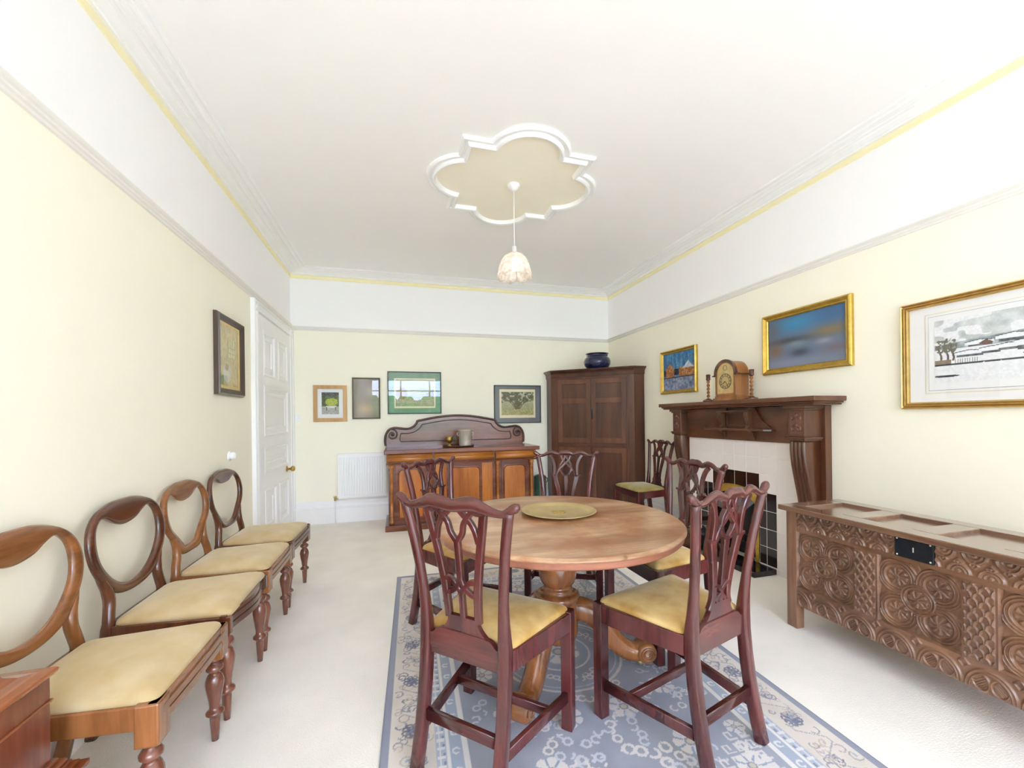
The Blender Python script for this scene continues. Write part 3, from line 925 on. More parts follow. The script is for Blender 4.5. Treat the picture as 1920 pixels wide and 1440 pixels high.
# ================================================================== ROUND TABLE
TX, TY, TZ, TR = .705, 1.79, .700, .556
tb = thing('dining_table', 'round worn mahogany pedestal dining table with scrolled feet, in the middle of the chairs on the blue rug', 'table', (TX, TY, 0.008))
tb['label'] = 'round worn wooden pedestal dining table with scrolled feet on the blue rug'
def half_disc(m, prof, x_from, sgn, seg=48):
    """two leaves meeting in a straight joint along Y at x_from"""
    loops = []
    for r, z in prof:
        a0 = math.acos(max(-1, min(1, x_from / r)))
        if sgn > 0: an = [-a0 + 2 * a0 * k / seg for k in range(seg + 1)]
        else: an = [a0 + (2 * PI - 2 * a0) * k / seg for k in range(seg + 1)]
        loops.append([(r * math.cos(a), r * math.sin(a), z - .008) for a in an])
    m.loft(loops, True)
    return m
E_ = [(TR - .02, .682), (TR - .004, .682), (TR, .684), (TR + .002, .688), (TR + .001, .693), (TR - .004, .695), (TR - .005, .698), (TR - .010, TZ)]
half_disc(M(), E_, .034, 1).build('table_leaf', MT['tabletop'], tb)
half_disc(M(), E_, .0315, -1).build('table_leaf', MT['tabletop'], tb)
M().lathe([(TR - .05, .648), (TR - .012, .648), (TR - .008, .652), (TR - .007, .656), (TR - .008, .677), (TR - .005, .6815), (TR - .05, .6815), (TR - .05, .648)], seg=72).build('apron', MT['tablerim'], tb)
M().lathe([(0, .60), (.17, .60), (.18, .62), (.18, .672), (0, .672)], seg=32).build('top_block', MT['tableleg'], tb)
M().lathe([(0, .60), (.062, .60), (.052, .58), (.046, .56), (.050, .54), (.066, .52), (.080, .49), (.087, .455), (.086, .425), (.076, .400), (.062, .388), (.056, .382), (.066, .376), (.072, .366), (.066, .358),
           (.086, .354), (.099, .346), (.100, .332), (.092, .322), (.086, .310), (.090, .25), (.094, .18), (.080, .14), (.05, .125), (0, .12)], seg=36).build('pedestal', MT['tableleg'], tb)
def scroll_foot(ang):
    m = M()
    P = cat([(.055, .285), (.115, .282), (.175, .245), (.230, .175), (.285, .112), (.335, .082), (.385, .080), (.415, .092)], 6)
    path = [(x, 0, z - .008) for x, z in P]
    secs = []
    for i, (x, z) in enumerate(P):
        k = i / (len(P) - 1)
        hw, hh = .036 + .004 * math.sin(k * PI), .052 - .020 * k
        secs.append([(-hw, -hh * .6), (-hw * .9, -hh), (hw * .9, -hh), (hw, -hh * .6), (hw, hh * .35), (hw * .78, hh * .55), (hw * .5, hh * .85), (0, hh), (-hw * .5, hh * .85), (-hw * .78, hh * .55), (-hw, hh * .35)])
    m.sweep(path, secs)
    # the scrolled toe: a roll with a raised spiral on either cheek
    RYm = Matrix.Translation((.405, 0, .068)) @ Matrix.Rotation(PI / 2, 4, 'X')
    m.lathe([(0, -.050), (.030, -.050), (.040, -.046), (.046, -.036), (.046, .036), (.040, .046), (.030, .050), (0, .050)], (0, 0), 24, RYm)
    for s in (-1, 1):
        sp = [(.405 + (.034 - .026 * k / 30) * math.cos(k * .45), s * .051, .068 + (.034 - .026 * k / 30) * math.sin(k * .45)) for k in range(31)]
        m.sweep(sp, circ(.0045, 6), up=(0, 1, 0))
    # carved groove rib along the upper side
    for s in (-1, 1):
        m.sweep([(x, s * .031, z + .010 - .008) for x, z in P[2:-4]], circ(.006, 6))
    R = Matrix.Rotation(ang, 4, 'Z')
    m.v = [tuple(R @ Vector(p)) for p in m.v]
    o = m.build('scroll_foot', MT['tableleg'], tb)
    c = M()
    c.lathe([(0, -.008), (.014, -.008), (.014, .008), (0, .008)], (0, 0), 14, R @ Matrix.Translation((.385, 0, .014)) @ Matrix.Rotation(PI / 2, 4, 'X'))
    c.lathe([(0, .012), (.009, .012), (.011, .030), (0, .030)], (0, 0), 10, R @ Matrix.Translation((.395, 0, 0)))
    c.build('castor', MT['oldbrass'], o)
for a in (-13, 107, -133): scroll_foot(math.radians(a))

tray = thing('brass_tray', 'large round brass tray lying on the round dining table', 'tray', (.752, 1.885, TZ + .0005))
M().lathe([(0, .003), (.140, .003), (.150, .006), (.158, .014), (.172, .016), (.181, .017), (.183, .015), (.172, .012), (.160, .009), (.152, .0015), (0, 0)], seg=64).build('dish', MT['oldbrass'], tray)
m = M()
for r in (.030, .034):
    m.sweep([(r * math.cos(2 * PI * k / 40), r * math.sin(2 * PI * k / 40), .0034) for k in range(40)], circ(.0009, 5), ring=True)
for k in range(6):
    a = k * PI / 3
    m.sweep([(.017 * math.cos(a) + .011 * math.cos(t * 2 * PI / 16), .017 * math.sin(a) + .011 * math.sin(t * 2 * PI / 16), .0034) for t in range(16)], circ(.0009, 5), ring=True)
m.build('engraving', MT['brass'], tray)

# ================================================================== RUG
RW, RL = 1.625, 2.42
def rug_colour(X, Z):
    """Chinese rug: slate edge, cream floral border, blue guard stripes, slate-blue field with cream sprays"""
    dx = RW / 2 - np.abs(X); dz = np.minimum(Z, RL - Z)
    d = np.minimum(dx, dz)
    along = np.where(dx < dz, Z, X)
    C = lambda r, g, b: np.array([r, g, b], float)
    out = np.zeros(X.shape + (3,)); out[:] = C(158, 163, 178)
    def put(mask, c, a=1.0):
        out[mask] = out[mask] * (1 - a) + np.array(c, float) * a
    fieldn = vnoise(X, Z, .05, 3)[..., None] * 10 - 5
    out += fieldn
    r = random.Random(5)
    def stroke(pts, w, c, a=1.0, lim=None):
        for (x0, z0), (x1, z1) in zip(pts[:-1], pts[1:]):
            ax, bx = min(x0, x1) - w, max(x0, x1) + w
            az, bz = min(z0, z1) - w, max(z0, z1) + w
            i0, i1 = np.searchsorted(X[0], [ax, bx]); j0, j1 = np.searchsorted(Z[:, 0], [az, bz])
            if i0 >= i1 or j0 >= j1: continue
            xs, zs = X[j0:j1, i0:i1], Z[j0:j1, i0:i1]
            vx, vz = x1 - x0, z1 - z0
            t = np.clip(((xs - x0) * vx + (zs - z0) * vz) / (vx * vx + vz * vz + 1e-12), 0, 1)
            m_ = np.hypot(xs - x0 - t * vx, zs - z0 - t * vz) < w
            if lim is not None: m_ &= lim[j0:j1, i0:i1]
            sub = out[j0:j1, i0:i1]; sub[m_] = sub[m_] * (1 - a) + np.array(c, float) * a
    def ringp(x, z, rx, a0=0, a1=2 * PI, n=14, rz_=None):
        rz_ = rz_ or rx
        return [(x + rx * math.cos(a0 + (a1 - a0) * k / n), z + rz_ * math.sin(a0 + (a1 - a0) * k / n)) for k in range(n + 1)]
    cream, pale, pink, navy, gold = (220, 216, 214), (202, 206, 216), (208, 194, 190), (112, 114, 132), (200, 190, 174)
    def flower(x, z, s, petals=6, lim=None, c=cream, core=gold, line=None):
        for k in range(petals):
            a = 2 * PI * k / petals + .3
            px, pz = x + s * .62 * math.cos(a), z + s * .62 * math.sin(a)
            if line: stroke(ringp(px, pz, s * .36, n=8), s * .10, line, .8, lim)
            else:
                stroke([(px, pz), (px + 1e-4, pz)], s * .40, c, 1, lim)
        if not line:
            for k in range(petals):
                a = 2 * PI * k / petals + .3 + PI / petals
                stroke([(x + s * .45 * math.cos(a), z + s * .45 * math.sin(a)), (x + s * .95 * math.cos(a), z + s * .95 * math.sin(a))], s * .07, (150, 164, 190), 1, lim)
        stroke([(x, z), (x + 1e-4, z)], s * .28, core, 1, lim)
        stroke(ringp(x, z, s * .28, n=8), s * .06, line or (150, 152, 166), 1, lim)
    def cloud(x, z, s, rot, c=cream, lim=None):
        """fretted scroll made of linked loops"""
        for k in range(5):
            t = (k - 2) * s * .55
            cx, cz = x + t * math.cos(rot), z + t * math.sin(rot)
            q = r.choice((-1, 1))
            cx += -math.sin(rot) * s * .22 * q; cz += math.cos(rot) * s * .22 * q
            stroke(ringp(cx, cz, s * .27, r.random() * 6, r.random() * 6 + 4.4, 10), s * .075, c, .95, lim)
    inner = d > .300
    # field sprays, mirrored left/right like the woven original
    spots = [(.0, .42, .075), (.26, .56, .06), (.42, .42, .055), (.12, .78, .06), (.34, .86, .055), (.40, 1.12, .05), (.16, 1.66, .06), (.40, 1.50, .05), (.36, 1.86, .06), (0, 2.02, .075), (.20, .36, .045), (.22, 2.06, .05)]
    for x, z, s in spots:
        for sg in ((-1, 1) if x > 0 else (1,)):
            flower(sg * x, z, s, 7, inner)
            for k in range(4):
                a = r.random() * 6.28
                cloud(sg * x + s * 2.0 * math.cos(a), z + s * 1.9 * math.sin(a), s * 1.0, r.random() * 3.1, cream if k % 2 else pale, inner)
    # centre medallion
    for rad_, c, w in ((.30, cream, .006), (.275, pale, .003), (.15, cream, .005)):
        stroke(ringp(0, 1.21, rad_, n=60), w, c)
    for k in range(12):
        a = k * PI / 6
        cloud(.215 * math.cos(a), 1.21 + .215 * math.sin(a), .05, a + PI / 2, cream)
    flower(0, 1.21, .10, 8)
    # corner spandrels of key-fret
    for sx in (-1, 1):
        for sz in (0, 1):
            cx, cz = sx * (RW / 2 - .300), .300 if sz == 0 else RL - .300
            dz_ = 1 if sz == 0 else -1
            for k in range(6):
                for j in range(6 - k):
                    x, z = cx - sx * (.03 + .05 * k), cz + dz_ * (.03 + .05 * j)
                    stroke([(x, z), (x - sx * .032, z), (x - sx * .032, z + dz_ * .032), (x - sx * .012, z + dz_ * .032), (x - sx * .012, z + dz_ * .014)], .0035, cream, .9)
            flower(cx - sx * .12, cz + dz_ * .12, .05, 7)
            flower(cx - sx * .28, cz + dz_ * .05, .035, 6); flower(cx - sx * .05, cz + dz_ * .28, .035, 6)
    # guard stripes and border
    put((d < .300), (224, 222, 222)); put(d < .282, (166, 176, 196)); put(d < .236, (226, 224, 222)); put(d < .226, (176, 184, 200))
    kk = np.floor(along / .013).astype(int)
    put((d > .192) & (d < .222) & (kk % 3 == 0), (222, 220, 220)); put((d > .200) & (d < .206), (222, 220, 220)); put((d > .192) & (d < .222) & (kk % 3 == 1) & (d > .212), (132, 140, 166))
    put(d < .188, (216, 208, 200))
    bl = d < .188
    out[bl] += (vnoise(X, Z, .07, 8)[..., None] * 14 - 8)[bl]
    lim = (d > .032) & (d < .186)
    # c-shaped motifs on the blue guard
    def walk(dist, step):
        w, h = RW / 2 - dist, RL - dist
        pts = []
        z = dist + step / 2
        while z < RL - dist:
            pts += [(-w, z, 0), (w, z, 0)]; z += step
        x = -w + step / 2
        while x < w:
            pts += [(x, dist, 1), (x, RL - dist, 1)]; x += step
        return pts
    for x, z, o in walk(.259, .085):
        stroke(ringp(x, z, .012, .6 + o * 1.57, 5.2 + o * 1.57, 9), .0035, (222, 222, 222))
    # the floral border: navy outlines, pink and blue fills, a running vine
    for x, z, o in walk(.108, .30):
        flower(x, z, .036, 8, lim, line=navy, core=pink)
        flower(x, z, .020, 5, lim, line=(110, 120, 150), core=(150, 166, 196))
    for x, z, o in walk(.108, .15):
        q = 1 if o == 0 else 0
        for k in range(13):
            a = r.random() * 6.28; rr = .026 + r.random() * .045
            px, pz = x + rr * math.cos(a) * (.9 if q else 1.4), z + rr * math.sin(a) * (1.4 if q else .9)
            s = .010 + r.random() * .010
            col = r.choice([navy, (128, 134, 156), (140, 144, 164), (196, 180, 176), (156, 150, 156), (190, 178, 172)])
            st = r.random() * 6
            stroke(ringp(px, pz, s, st, st + 3.4 + r.random() * 1.5, 8), .0020 + r.random() * .0012, col, .8, lim)
            if r.random() < .5: stroke([(px, pz), (px + .012 * math.cos(st), pz + .012 * math.sin(st))], .0035, r.choice([pink, (160, 172, 198), (190, 176, 172)]), .9, lim)
        vine = [(x + (.045 * math.sin(t * 1.05) if q else (t - 3) * .025), z + ((t - 3) * .025 if q else .045 * math.sin(t * 1.05))) for t in range(7)]
        stroke(vine, .0020, (150, 150, 166), .8, lim)
    put(d < .030, (146, 150, 166)); put(d < .006, (134, 138, 154))
    weft = (np.sin(Z * 2 * PI / .009) * 2.2)[..., None]
    return out + weft
rugt = thing('patterned_rug', 'blue and cream floral rug lying on the carpet under the round table', 'rug', (.712, .70, 0), 0)
rugt.rotation_euler = (0, 0, -math.radians(1.9))
rg = grid('pile', RW, RL, 408, 606, MT['rug'], rugt, rug_colour)
rg.rotation_euler = (-PI / 2, 0, 0)
rg.scale = (1, 1, 1)
rg.location = (0, 0, .0075)
M().box((-RW / 2, 0, 0.0005), (RW / 2, RL, .007)).build('backing', plain('rug_backing', (150, 156, 174), .95), rugt)

# ================================================================== CARVED CHEST
CL, CD = 1.19, .41
chest = thing('carved_chest', 'long carved oak chest with whorl panels and a black lock by the right wall', 'chest', (2.285, 1.215, 0), -PI / 2)
xh = CL / 2
ST, MU = .06, .10                      # stile and muntin widths
PWid = (CL - 2 * ST - 2 * MU) / 3
ZB, ZP0, ZP1, ZT = .13, .232, .532, .640
FY = -CD / 2
def fish(X, Z):
    a, b = .034, .026
    h = np.zeros_like(X)
    for row in (0, 1, 2):
        j = np.floor(Z / b) + row - 1
        off = (j % 2) * a / 2
        cx = (np.floor((X - off) / a) + .5) * a + off
        r = np.hypot((X - cx) / (a / 2), (Z - j * b - b * .1) / (b * 1.05))
        prof = np.where((r < 1) & (Z >= j * b - 1e-9), .35 + .65 * np.exp(-((r - .86) / .11) ** 2) - .2 * (r < .6), 0)
        h = np.where(prof > 0, prof, h)
    return h
def fade(X, Z, w, h, e=.012):
    return np.clip(np.minimum(w / 2 - np.abs(X), np.minimum(Z, h - Z)) / e, 0, 1)
def carve_muntin(X, Z):
    h = ZP1 - ZP0
    return .0075 * fish(X, Z) * (fade(X, Z, MU, h, .010) > .7) + .001
def carve_panel(X, Z):
    W_, H_ = PWid, ZP1 - ZP0
    zc = Z - H_ / 2
    h = np.zeros_like(X)
    q = .245
    cs = [(-q * W_, q * H_), (q * W_, q * H_), (-q * W_, -q * H_), (q * W_, -q * H_)]
    R1 = .247 * W_
    ridge = lambda t, c, w: np.exp(-((t - c) / w) ** 2)
    ang_c = np.arctan2(zc, X)
    dc = np.hypot(X, zc)
    # background foliage
    h += .35 * (np.sin(np.abs(X) * 150 + np.abs(zc) * 60) > .2) * (np.abs(np.abs(X) - .0) < .05) + .3 * (np.sin(np.abs(zc) * 150 - np.abs(X) * 70) > .3) * (np.abs(zc) < .05)
    for cx, cz in cs:
        d_ = np.hypot(X - cx, zc - cz)
        th = np.arctan2(zc - cz, X - cx)
        t = d_ / R1
        ins = t < 1.12
        hh = ridge(t, 1.02, .055) + ridge(t, .86, .045) + ridge(t, .70, .045)
        wh = .2 + .8 * (np.sin(9 * th + 5.5 * t) > -.1)
        hh = np.where(t < .56, wh * np.clip((.56 - t) / .08, 0, 1), hh)
        hh = np.where(t < .10, 1, hh)
        h = np.where(ins, hh, h)
        # band to the centre roundel
        ux, uz = -cx / math.hypot(cx, cz), -cz / math.hypot(cx, cz)
        al = (X - cx) * ux + (zc - cz) * uz; ac = (X - cx) * -uz + (zc - cz) * ux
        band = (al > R1 * .6) & (al < math.hypot(cx, cz) - R1 * .45) & (np.abs(ac) < R1 * .55) & (t > .95)
        hb = ridge(np.abs(ac) / R1, .50, .05) + ridge(np.abs(ac) / R1, .30, .05)
        h = np.where(band, hb, h)
    R2 = .20 * W_
    t = dc / R2
    hh = ridge(t, 1.0, .06) + ridge(t, .82, .05)
    hh = np.where(t < .66, (.2 + .8 * (np.sin(8 * ang_c + 5 * t) > -.1)) * np.clip((.66 - t) / .08, 0, 1), hh)
    h = np.where(t < 1.1, hh, h)
    return .0085 * np.clip(h, 0, 1.1) * fade(X, Z, W_, H_, .008)
def carve_top(X, Z):
    H_ = ZT - ZP1
    p = .092
    u = (X + 5 * p) % p - p / 2
    v = (X + 5.5 * p) % p - p / 2
    ridge = lambda t, c, w: np.exp(-((t - c) / w) ** 2)
    z0, z1 = .020, H_ - .008
    a = np.hypot(u, (Z - z0) * 1.0); b = np.hypot(v, (z1 - Z) * 1.0)
    h = np.where(Z > z0, np.maximum(ridge(a, .033, .0045), ridge(a, .020, .004) * .6), 0)
    h = np.maximum(h, np.where(Z < z1, np.maximum(ridge(b, .033, .0045), ridge(b, .020, .004) * .6), 0))
    zc = (z0 + z1) / 2
    w = (X + 5.25 * p) % (p / 2) - p / 4
    dm = np.abs(w) + np.abs(Z - zc)
    h = np.maximum(h, ridge(dm, .013, .003)); h = np.maximum(h, (dm < .004) * 1.0)
    h = np.maximum(h, (np.hypot(u, Z - z0 - .006) < .006) * .9); h = np.maximum(h, (np.hypot(v, z1 - .006 - Z) < .006) * .9)
    return .0085 * h * fade(X, Z, CL - 2 * ST, H_, .006)
def carve_bottom(X, Z):
    H_ = ZP0 - ZB
    p = .150
    ridge = lambda t, c, w: np.exp(-((t - c) / w) ** 2)
    u = (X + 5 * p) % p - p / 2
    a = np.hypot(u, (Z - .004) * .86)
    h = np.maximum(ridge(a, .069, .004), ridge(a, .058, .004))
    th = np.arctan2((Z - .004), u)
    for s in (-1, 1):
        e = np.hypot((u - s * .026) / .024, (Z - .034) / .030)
        h = np.maximum(h, np.where(a < .054, ridge(e, 1, .12), 0))
        h = np.maximum(h, np.where((e < .75), .55 * (np.sin((Z + u * s) * 620) > 0), 0))
    v = (X + 5.5 * p) % p - p / 2
    e = np.abs(v) / .018 + np.abs(Z - .082) / .022
    h = np.maximum(h, np.where(a > .075, ridge(e, .85, .16), 0))
    return .0075 * h * fade(X, Z, CL - 2 * ST, H_, .006)
for s in (-1, 1):
    for fy_ in (-1, 1):
        y0 = fy_ * CD / 2
        M().box((s * xh, y0, 0), (s * (xh - ST), y0 - fy_ * .05, ZT)).build('corner_post', MT['oakz'], chest, .003)
m = M()
m.box((-xh + ST, FY + .022, ZB + .01), (xh - ST, FY + .036, ZT - .01))
m.build('front_board', MT['oakz'], chest)
def plank(name, x0, x1, z0, z1, fn, mat, yf, res=.0018):
    w, h = x1 - x0, z1 - z0
    M().box((x0, yf + .0004, z0), (x1, yf + .022, z1)).build(name, mat, chest, 0)
    o = grid(name + '_carving', w, h, int(w / res), int(h / res), mat, None, None, fn)
    o.location = ((x0 + x1) / 2, yf, z0)
    o.parent = bpy.data.objects[[ob.name for ob in COL.objects if ob.parent == chest][-1]]
    return o
plank('top_rail', -xh + ST, xh - ST, ZP1, ZT, carve_top, MT['oak'], FY + .002)
plank('bottom_rail', -xh + ST, xh - ST, ZB, ZP0, carve_bottom, MT['oak'], FY + .002)
x = -xh + ST
for k in range(3):
    plank('carved_panel', x, x + PWid, ZP0, ZP1, carve_panel, MT['oakz'], FY + .016, .0015)
    x += PWid
    if k < 2:
        plank('muntin', x, x + MU, ZP0, ZP1, carve_muntin, MT['oakz'], FY + .002, .0016)
        x += MU
# bevelled edges round the sunk panels
m = M()
x = -xh + ST
for k in range(3):
    m.prism([(x, FY + .002), (x + .010, FY + .018), (x, FY + .018)], 'z', ZP0, ZP1)
    m.loft([[(x, FY + .002, ZP0), (x, FY + .018, ZP0 + .010), (x, FY + .018, ZP0)], [(x + PWid, FY + .002, ZP0), (x + PWid, FY + .018, ZP0 + .010), (x + PWid, FY + .018, ZP0)]], False)
    x += PWid + MU
m.build('panel_chamfer', MT['oak'], chest)
for s in (-1, 1):
    m = M().box((s * (xh - .012), FY + .05, ZB), (s * (xh - .03), -FY - .05, ZT)); m.build('end_board', MT['oakz'], chest, .002)
M().box((-xh + .02, -FY - .03, ZB), (xh - .02, -FY - .01, ZT)).build('back_board', MT['oak'], chest)
M().box((-xh + .03, FY + .03, ZB), (xh - .03, -FY - .03, ZB + .015)).build('bottom_board', MT['oak'], chest)
# lid: frame of rails round four sunk panels
LZ0, LZ1 = ZT + .001, ZT + .028
lx, ly = xh + .018, CD / 2
m = M()
m.box((-lx, FY - .038, LZ0), (lx, FY + .050, LZ1)); m.box((-lx, ly - .085, LZ0), (lx, ly - .0, LZ1))
nP = 4
pw = (2 * lx - .09 * 2 - .09 * (nP - 1)) / nP
xx = -lx
for k in range(nP + 1):
    wdt = .09
    m.box((xx, FY + .050, LZ0), (xx + wdt, ly - .085, LZ1)); xx += wdt + pw
lid = m.build('lid_frame', MT['oaklid'], chest, .0035)
m = M(); m.box((-lx + .05, FY + .03, LZ0 + .002), (lx - .05, ly - .05, LZ0 + .012))
m.build('lid_panel', MT['oaklid'], chest)
M().box((-.068, FY - .0105, .553), (.068, FY + .003, .640)).build('lock_plate', MT['lockm'], chest, .002)
m = M()
m.box((-.002, FY - .012, .585), (.002, FY - .010, .605)); 
for sx_ in (-.058, .058):
    for sz_ in (.562, .631): m.lathe([(0, 0), (.004, .001), (.0025, .003), (0, .0035)], (0, 0), 8, Matrix.Translation((sx_, FY - .0105, sz_)) @ Matrix.Rotation(PI / 2, 4, 'X'))
m.build('keyhole', MT['steel'], chest)

# ================================================================== SIDEBOARD
SX, SW = .692, 1.595                  # centre, body width
sb = thing('sideboard', 'mahogany sideboard with arched doors and a curved scroll-ended back, against the back wall', 'sideboard', (SX, 4.72, 0))
hx = SW / 2
yF, yBk = -.24, .255
M().box((-hx - .035, yF - .045, 0), (hx + .035, yBk, .062)).build('plinth', MT['sbframe'], sb, .006)
M().box((-hx, yF + .012, .062), (hx, yBk, .705)).build('carcase', MT['sbframe'], sb, .003)
M().box((-hx - .040, yF - .060, .802), (hx + .055, yBk, .846)).build('top_slab', MT['sbframe'], sb, .008, 3)
M().box((-hx, yF - .012, .698), (hx, yBk, .802)).build('frieze', MT['sbframe'], sb, .002)
dp = [(yF - .012, .712), (yF - .030, .716), (yF - .046, .732), (yF - .050, .750), (yF - .040, .768), (yF - .030, .776), (yF - .034, .782), (yF - .040, .790), (yF - .036, .797), (yF - .012, .800)]
for a, b in ((-hx - .015, -.345), (-.325, .325), (.345, hx + .015)):
    M().prism(dp, 'x', a, b, True).build('drawer', MT['sbdrawer'], sb)
M().prism([(yF - .012, .69), (yF - .040, .692), (yF - .044, .700), (yF - .030, .709), (yF - .012, .710)], 'x', -hx - .02, hx + .02).build('moulding', MT['sbframe'], sb)
def arch_outline(x0, x1, z0, z1, r, off=0.0):
    x0, x1, z0, z1 = x0 + off, x1 - off, z0 + off, z1 - off
    r = max(r - off * .3, .01)
    pts = [(x0, z0), (x1, z0), (x1, z1 - r)]
    for k in range(1, 9):
        a = PI / 2 * k / 8; pts.append((x1 - r + r * math.cos(a), z1 - r + r * math.sin(a)))
    pts.append((x0 + r, z1))
    for k in range(1, 9):
        a = PI / 2 * k / 8; pts.append((x0 + r - r * math.sin(a), z1 - r + r * math.cos(a)))
    return pts
for x0, x1, nm in ((-.725, -.415, 0), (-.320, .320, 1), (.415, .725, 0)):
    d = M().box((x0, yF - .002, .075), (x1, yF + .012, .688)).build('cupboard_door', MT['sbframe'], sb, .002)
    px0, px1 = (x0 + .035, x1 - .035) if nm == 0 else (x0 + .155, x1 - .155)
    m = M()
    m.loft([[(x, y, z) for x, z in arch_outline(px0, px1, .13, .632, .045, o)] for o, y in ((-.016, yF - .001), (-.014, yF - .012), (-.006, yF - .014), (0, yF - .008), (.004, yF - .003))], False, caps=False)
    m.build('panel_moulding', MT['sbframe'], d)
    M().prism([(x, z) for x, z in arch_outline(px0, px1, .13, .632, .045, 0)], 'y', yF - .0045, yF - .001).build('door_panel', MT['sbpanel'], d)
    if nm == 1:
        for a, b in ((x0 + .01, x0 + .125), (x1 - .125, x1 - .01)):
            M().box((a, yF - .005, .09), (b, yF - .001, .675)).build('side_veneer', MT['sbpanel'], d)
for x in (-.765, -.370, .370, .765):
    c = M()
    c.lathe([(0, .075), (.027, .075), (.027, .10), (.021, .108), (.024, .120), (.017, .130), (.017, .150), (.021, .158), (.017, .166), (.0155, .300), (.0155, .560), (.018, .612), (.024, .618), (.017, .628), (.017, .645), (.023, .655), (.027, .664), (.027, .690), (0, .690)], (x, yF - .012), 16)
    c.build('column', MT['sbdrawer'], sb)
# the curved back
bk = cat([(-.82, .846), (-.832, .90), (-.826, .98), (-.79, 1.045), (-.735, 1.068), (-.665, 1.064), (-.60, 1.056), (-.55, 1.062), (-.505, 1.085)], 5) + [(-.478, 1.118), (-.470, 1.145), (-.455, 1.150)]
arc = [(-.44 + .88 * k / 20, 1.152 + .055 * math.sin(PI * k / 20)) for k in range(21)]
right = [(-x, z) for x, z in reversed(bk)]
outl = [(x - .008, z) for x, z in bk + arc + right]
yc0, yc1 = .235, .262
b_ = M().prism(outl, 'y', yc0, yc1).build('backboard', wood('sideboard_back', (112, 62, 50), (150, 94, 78), 'x', .22, 7, .5), sb, 0)
m = M()
m.sweep([(x, yc0 - .006, z - .004) for x, z in outl[2:-2]], circ(.013, 8), up=(0, 1, 0))
m.build('crest_moulding', MT['cab'], b_)
m = M()
for s in (-1, 1):
    sp = []
    for k in range(46):
        a = 2.2 - k * .22
        rr = .070 - .060 * (k / 45) ** .8
        sp.append((s * (-.752 + 0) - .008 + s * rr * math.cos(a), yc0 - .008, .985 + rr * math.sin(a) * 1.0))
    m.sweep(sp, circ(.010, 7), up=(0, 1, 0))
    m.lathe([(0, 0), (.016, 0), (.012, .012), (0, .016)], (0, 0), 12, Matrix.Translation((s * -.752 - .008, yc0 - .002, .985)) @ Matrix.Rotation(PI / 2, 4, 'X'))
m.build('scroll', MT['cab'], b_)
m = M()
ip = cat([(-.655, .905), (-.668, .94), (-.655, 1.000)], 4) + cat([(-.655, 1.000), (-.58, .998), (-.50, 1.015), (-.44, 1.060), (-.415, 1.098)], 4) + [(-.40 + .8 * k / 16, 1.102 + .048 * math.sin(PI * k / 16)) for k in range(17)]
ip = ip + [(-x, z) for x, z in reversed(ip[:-17])]
m.sweep([(x - .008, yc0 - .002, z) for x, z in ip], circ(.0055, 6), up=(0, 1, 0), ring=True)
m.build('panel_bead', MT['cab'], b_)

# ================================================================== CORNER CABINET
def corner_pts(o):           # plan outline; o grows the front
    return [(XR - .003, YB - .003), (1.862 - o * .8, YB - .003), (1.862 - o * .8, 4.862 - o), (2.624 - o * .5, 4.198 - o * .9), (XR - .003, 4.198 - o * .9)]
ccb = thing('corner_cabinet', 'tall dark wooden corner cabinet with panelled doors in the far right corner', 'cabinet', (0, 0, 0))
ccb.location = (2.36, 4.62, 0)
def P2(pts): return [(x - 2.36, y - 4.62) for x, y in pts]
CH = 1.745
M().prism(P2(corner_pts(-.004)), 'z', .0, CH - .05).build('carcase', MT['cab'], ccb)
M().prism(P2(corner_pts(.008)), 'z', 0, .09).build('plinth', MT['cab'], ccb, .003)
m = M()
m.loft([[(x, y, z) for x, y in P2(corner_pts(o))] for o, z in ((.002, 1.655), (.008, 1.66), (.008, 1.672), (.012, 1.70), (.030, 1.722), (.045, 1.728), (.050, 1.745))], False)
m.build('cornice', MT['cabx'], ccb)
A = Vector((1.862, 4.862, 0)); B_ = Vector((2.624, 4.198, 0))
u = (B_ - A).normalized(); nrm = Vector((u.y, -u.x, 0))
fw_ = (B_ - A).length
ang = math.atan2(u.y, u.x)
org = Vector((2.36, 4.62, 0))
def fpart(name, boxes, mat, parent, bev=.002):
    """boxes in front-plane coords: s along the front, t outwards, z"""
    m = M()
    for s0, s1, t0, t1, z0, z1 in boxes:
        vs = []
        for z in (z0, z1):
            for s, t in ((s0, t1), (s1, t1), (s1, t0), (s0, t0)):
                p = A + u * s + nrm * t - org
                vs.append((p.x, p.y, z))
        m.add(vs, [(3, 2, 1, 0), (4, 5, 6, 7), (0, 1, 5, 4), (1, 2, 6, 5), (2, 3, 7, 6), (3, 0, 4, 7)])
    return m.build(name, mat, parent, bev)
fpart('front_stile', [(0, .085, 0, .021, .09, 1.655)], MT['cab'], ccb)
fpart('front_stile', [(fw_ - .085, fw_, 0, .021, .09, 1.655), (fw_ - .065, fw_ - .058, .020, .025, .09, 1.655), (fw_ - .045, fw_ - .038, .020, .025, .09, 1.655)], MT['cabl'], ccb)
fpart('mid_rail', [(.0855, fw_ - .0855, 0, .021, .801, .845), (.080, fw_ - .080, 0, .028, .835, .848)], MT['cabx'], ccb)
fpart('top_rail', [(.085, fw_ - .085, 0, .010, 1.625, 1.655)], MT['cabx'], ccb)
mid = fw_ / 2
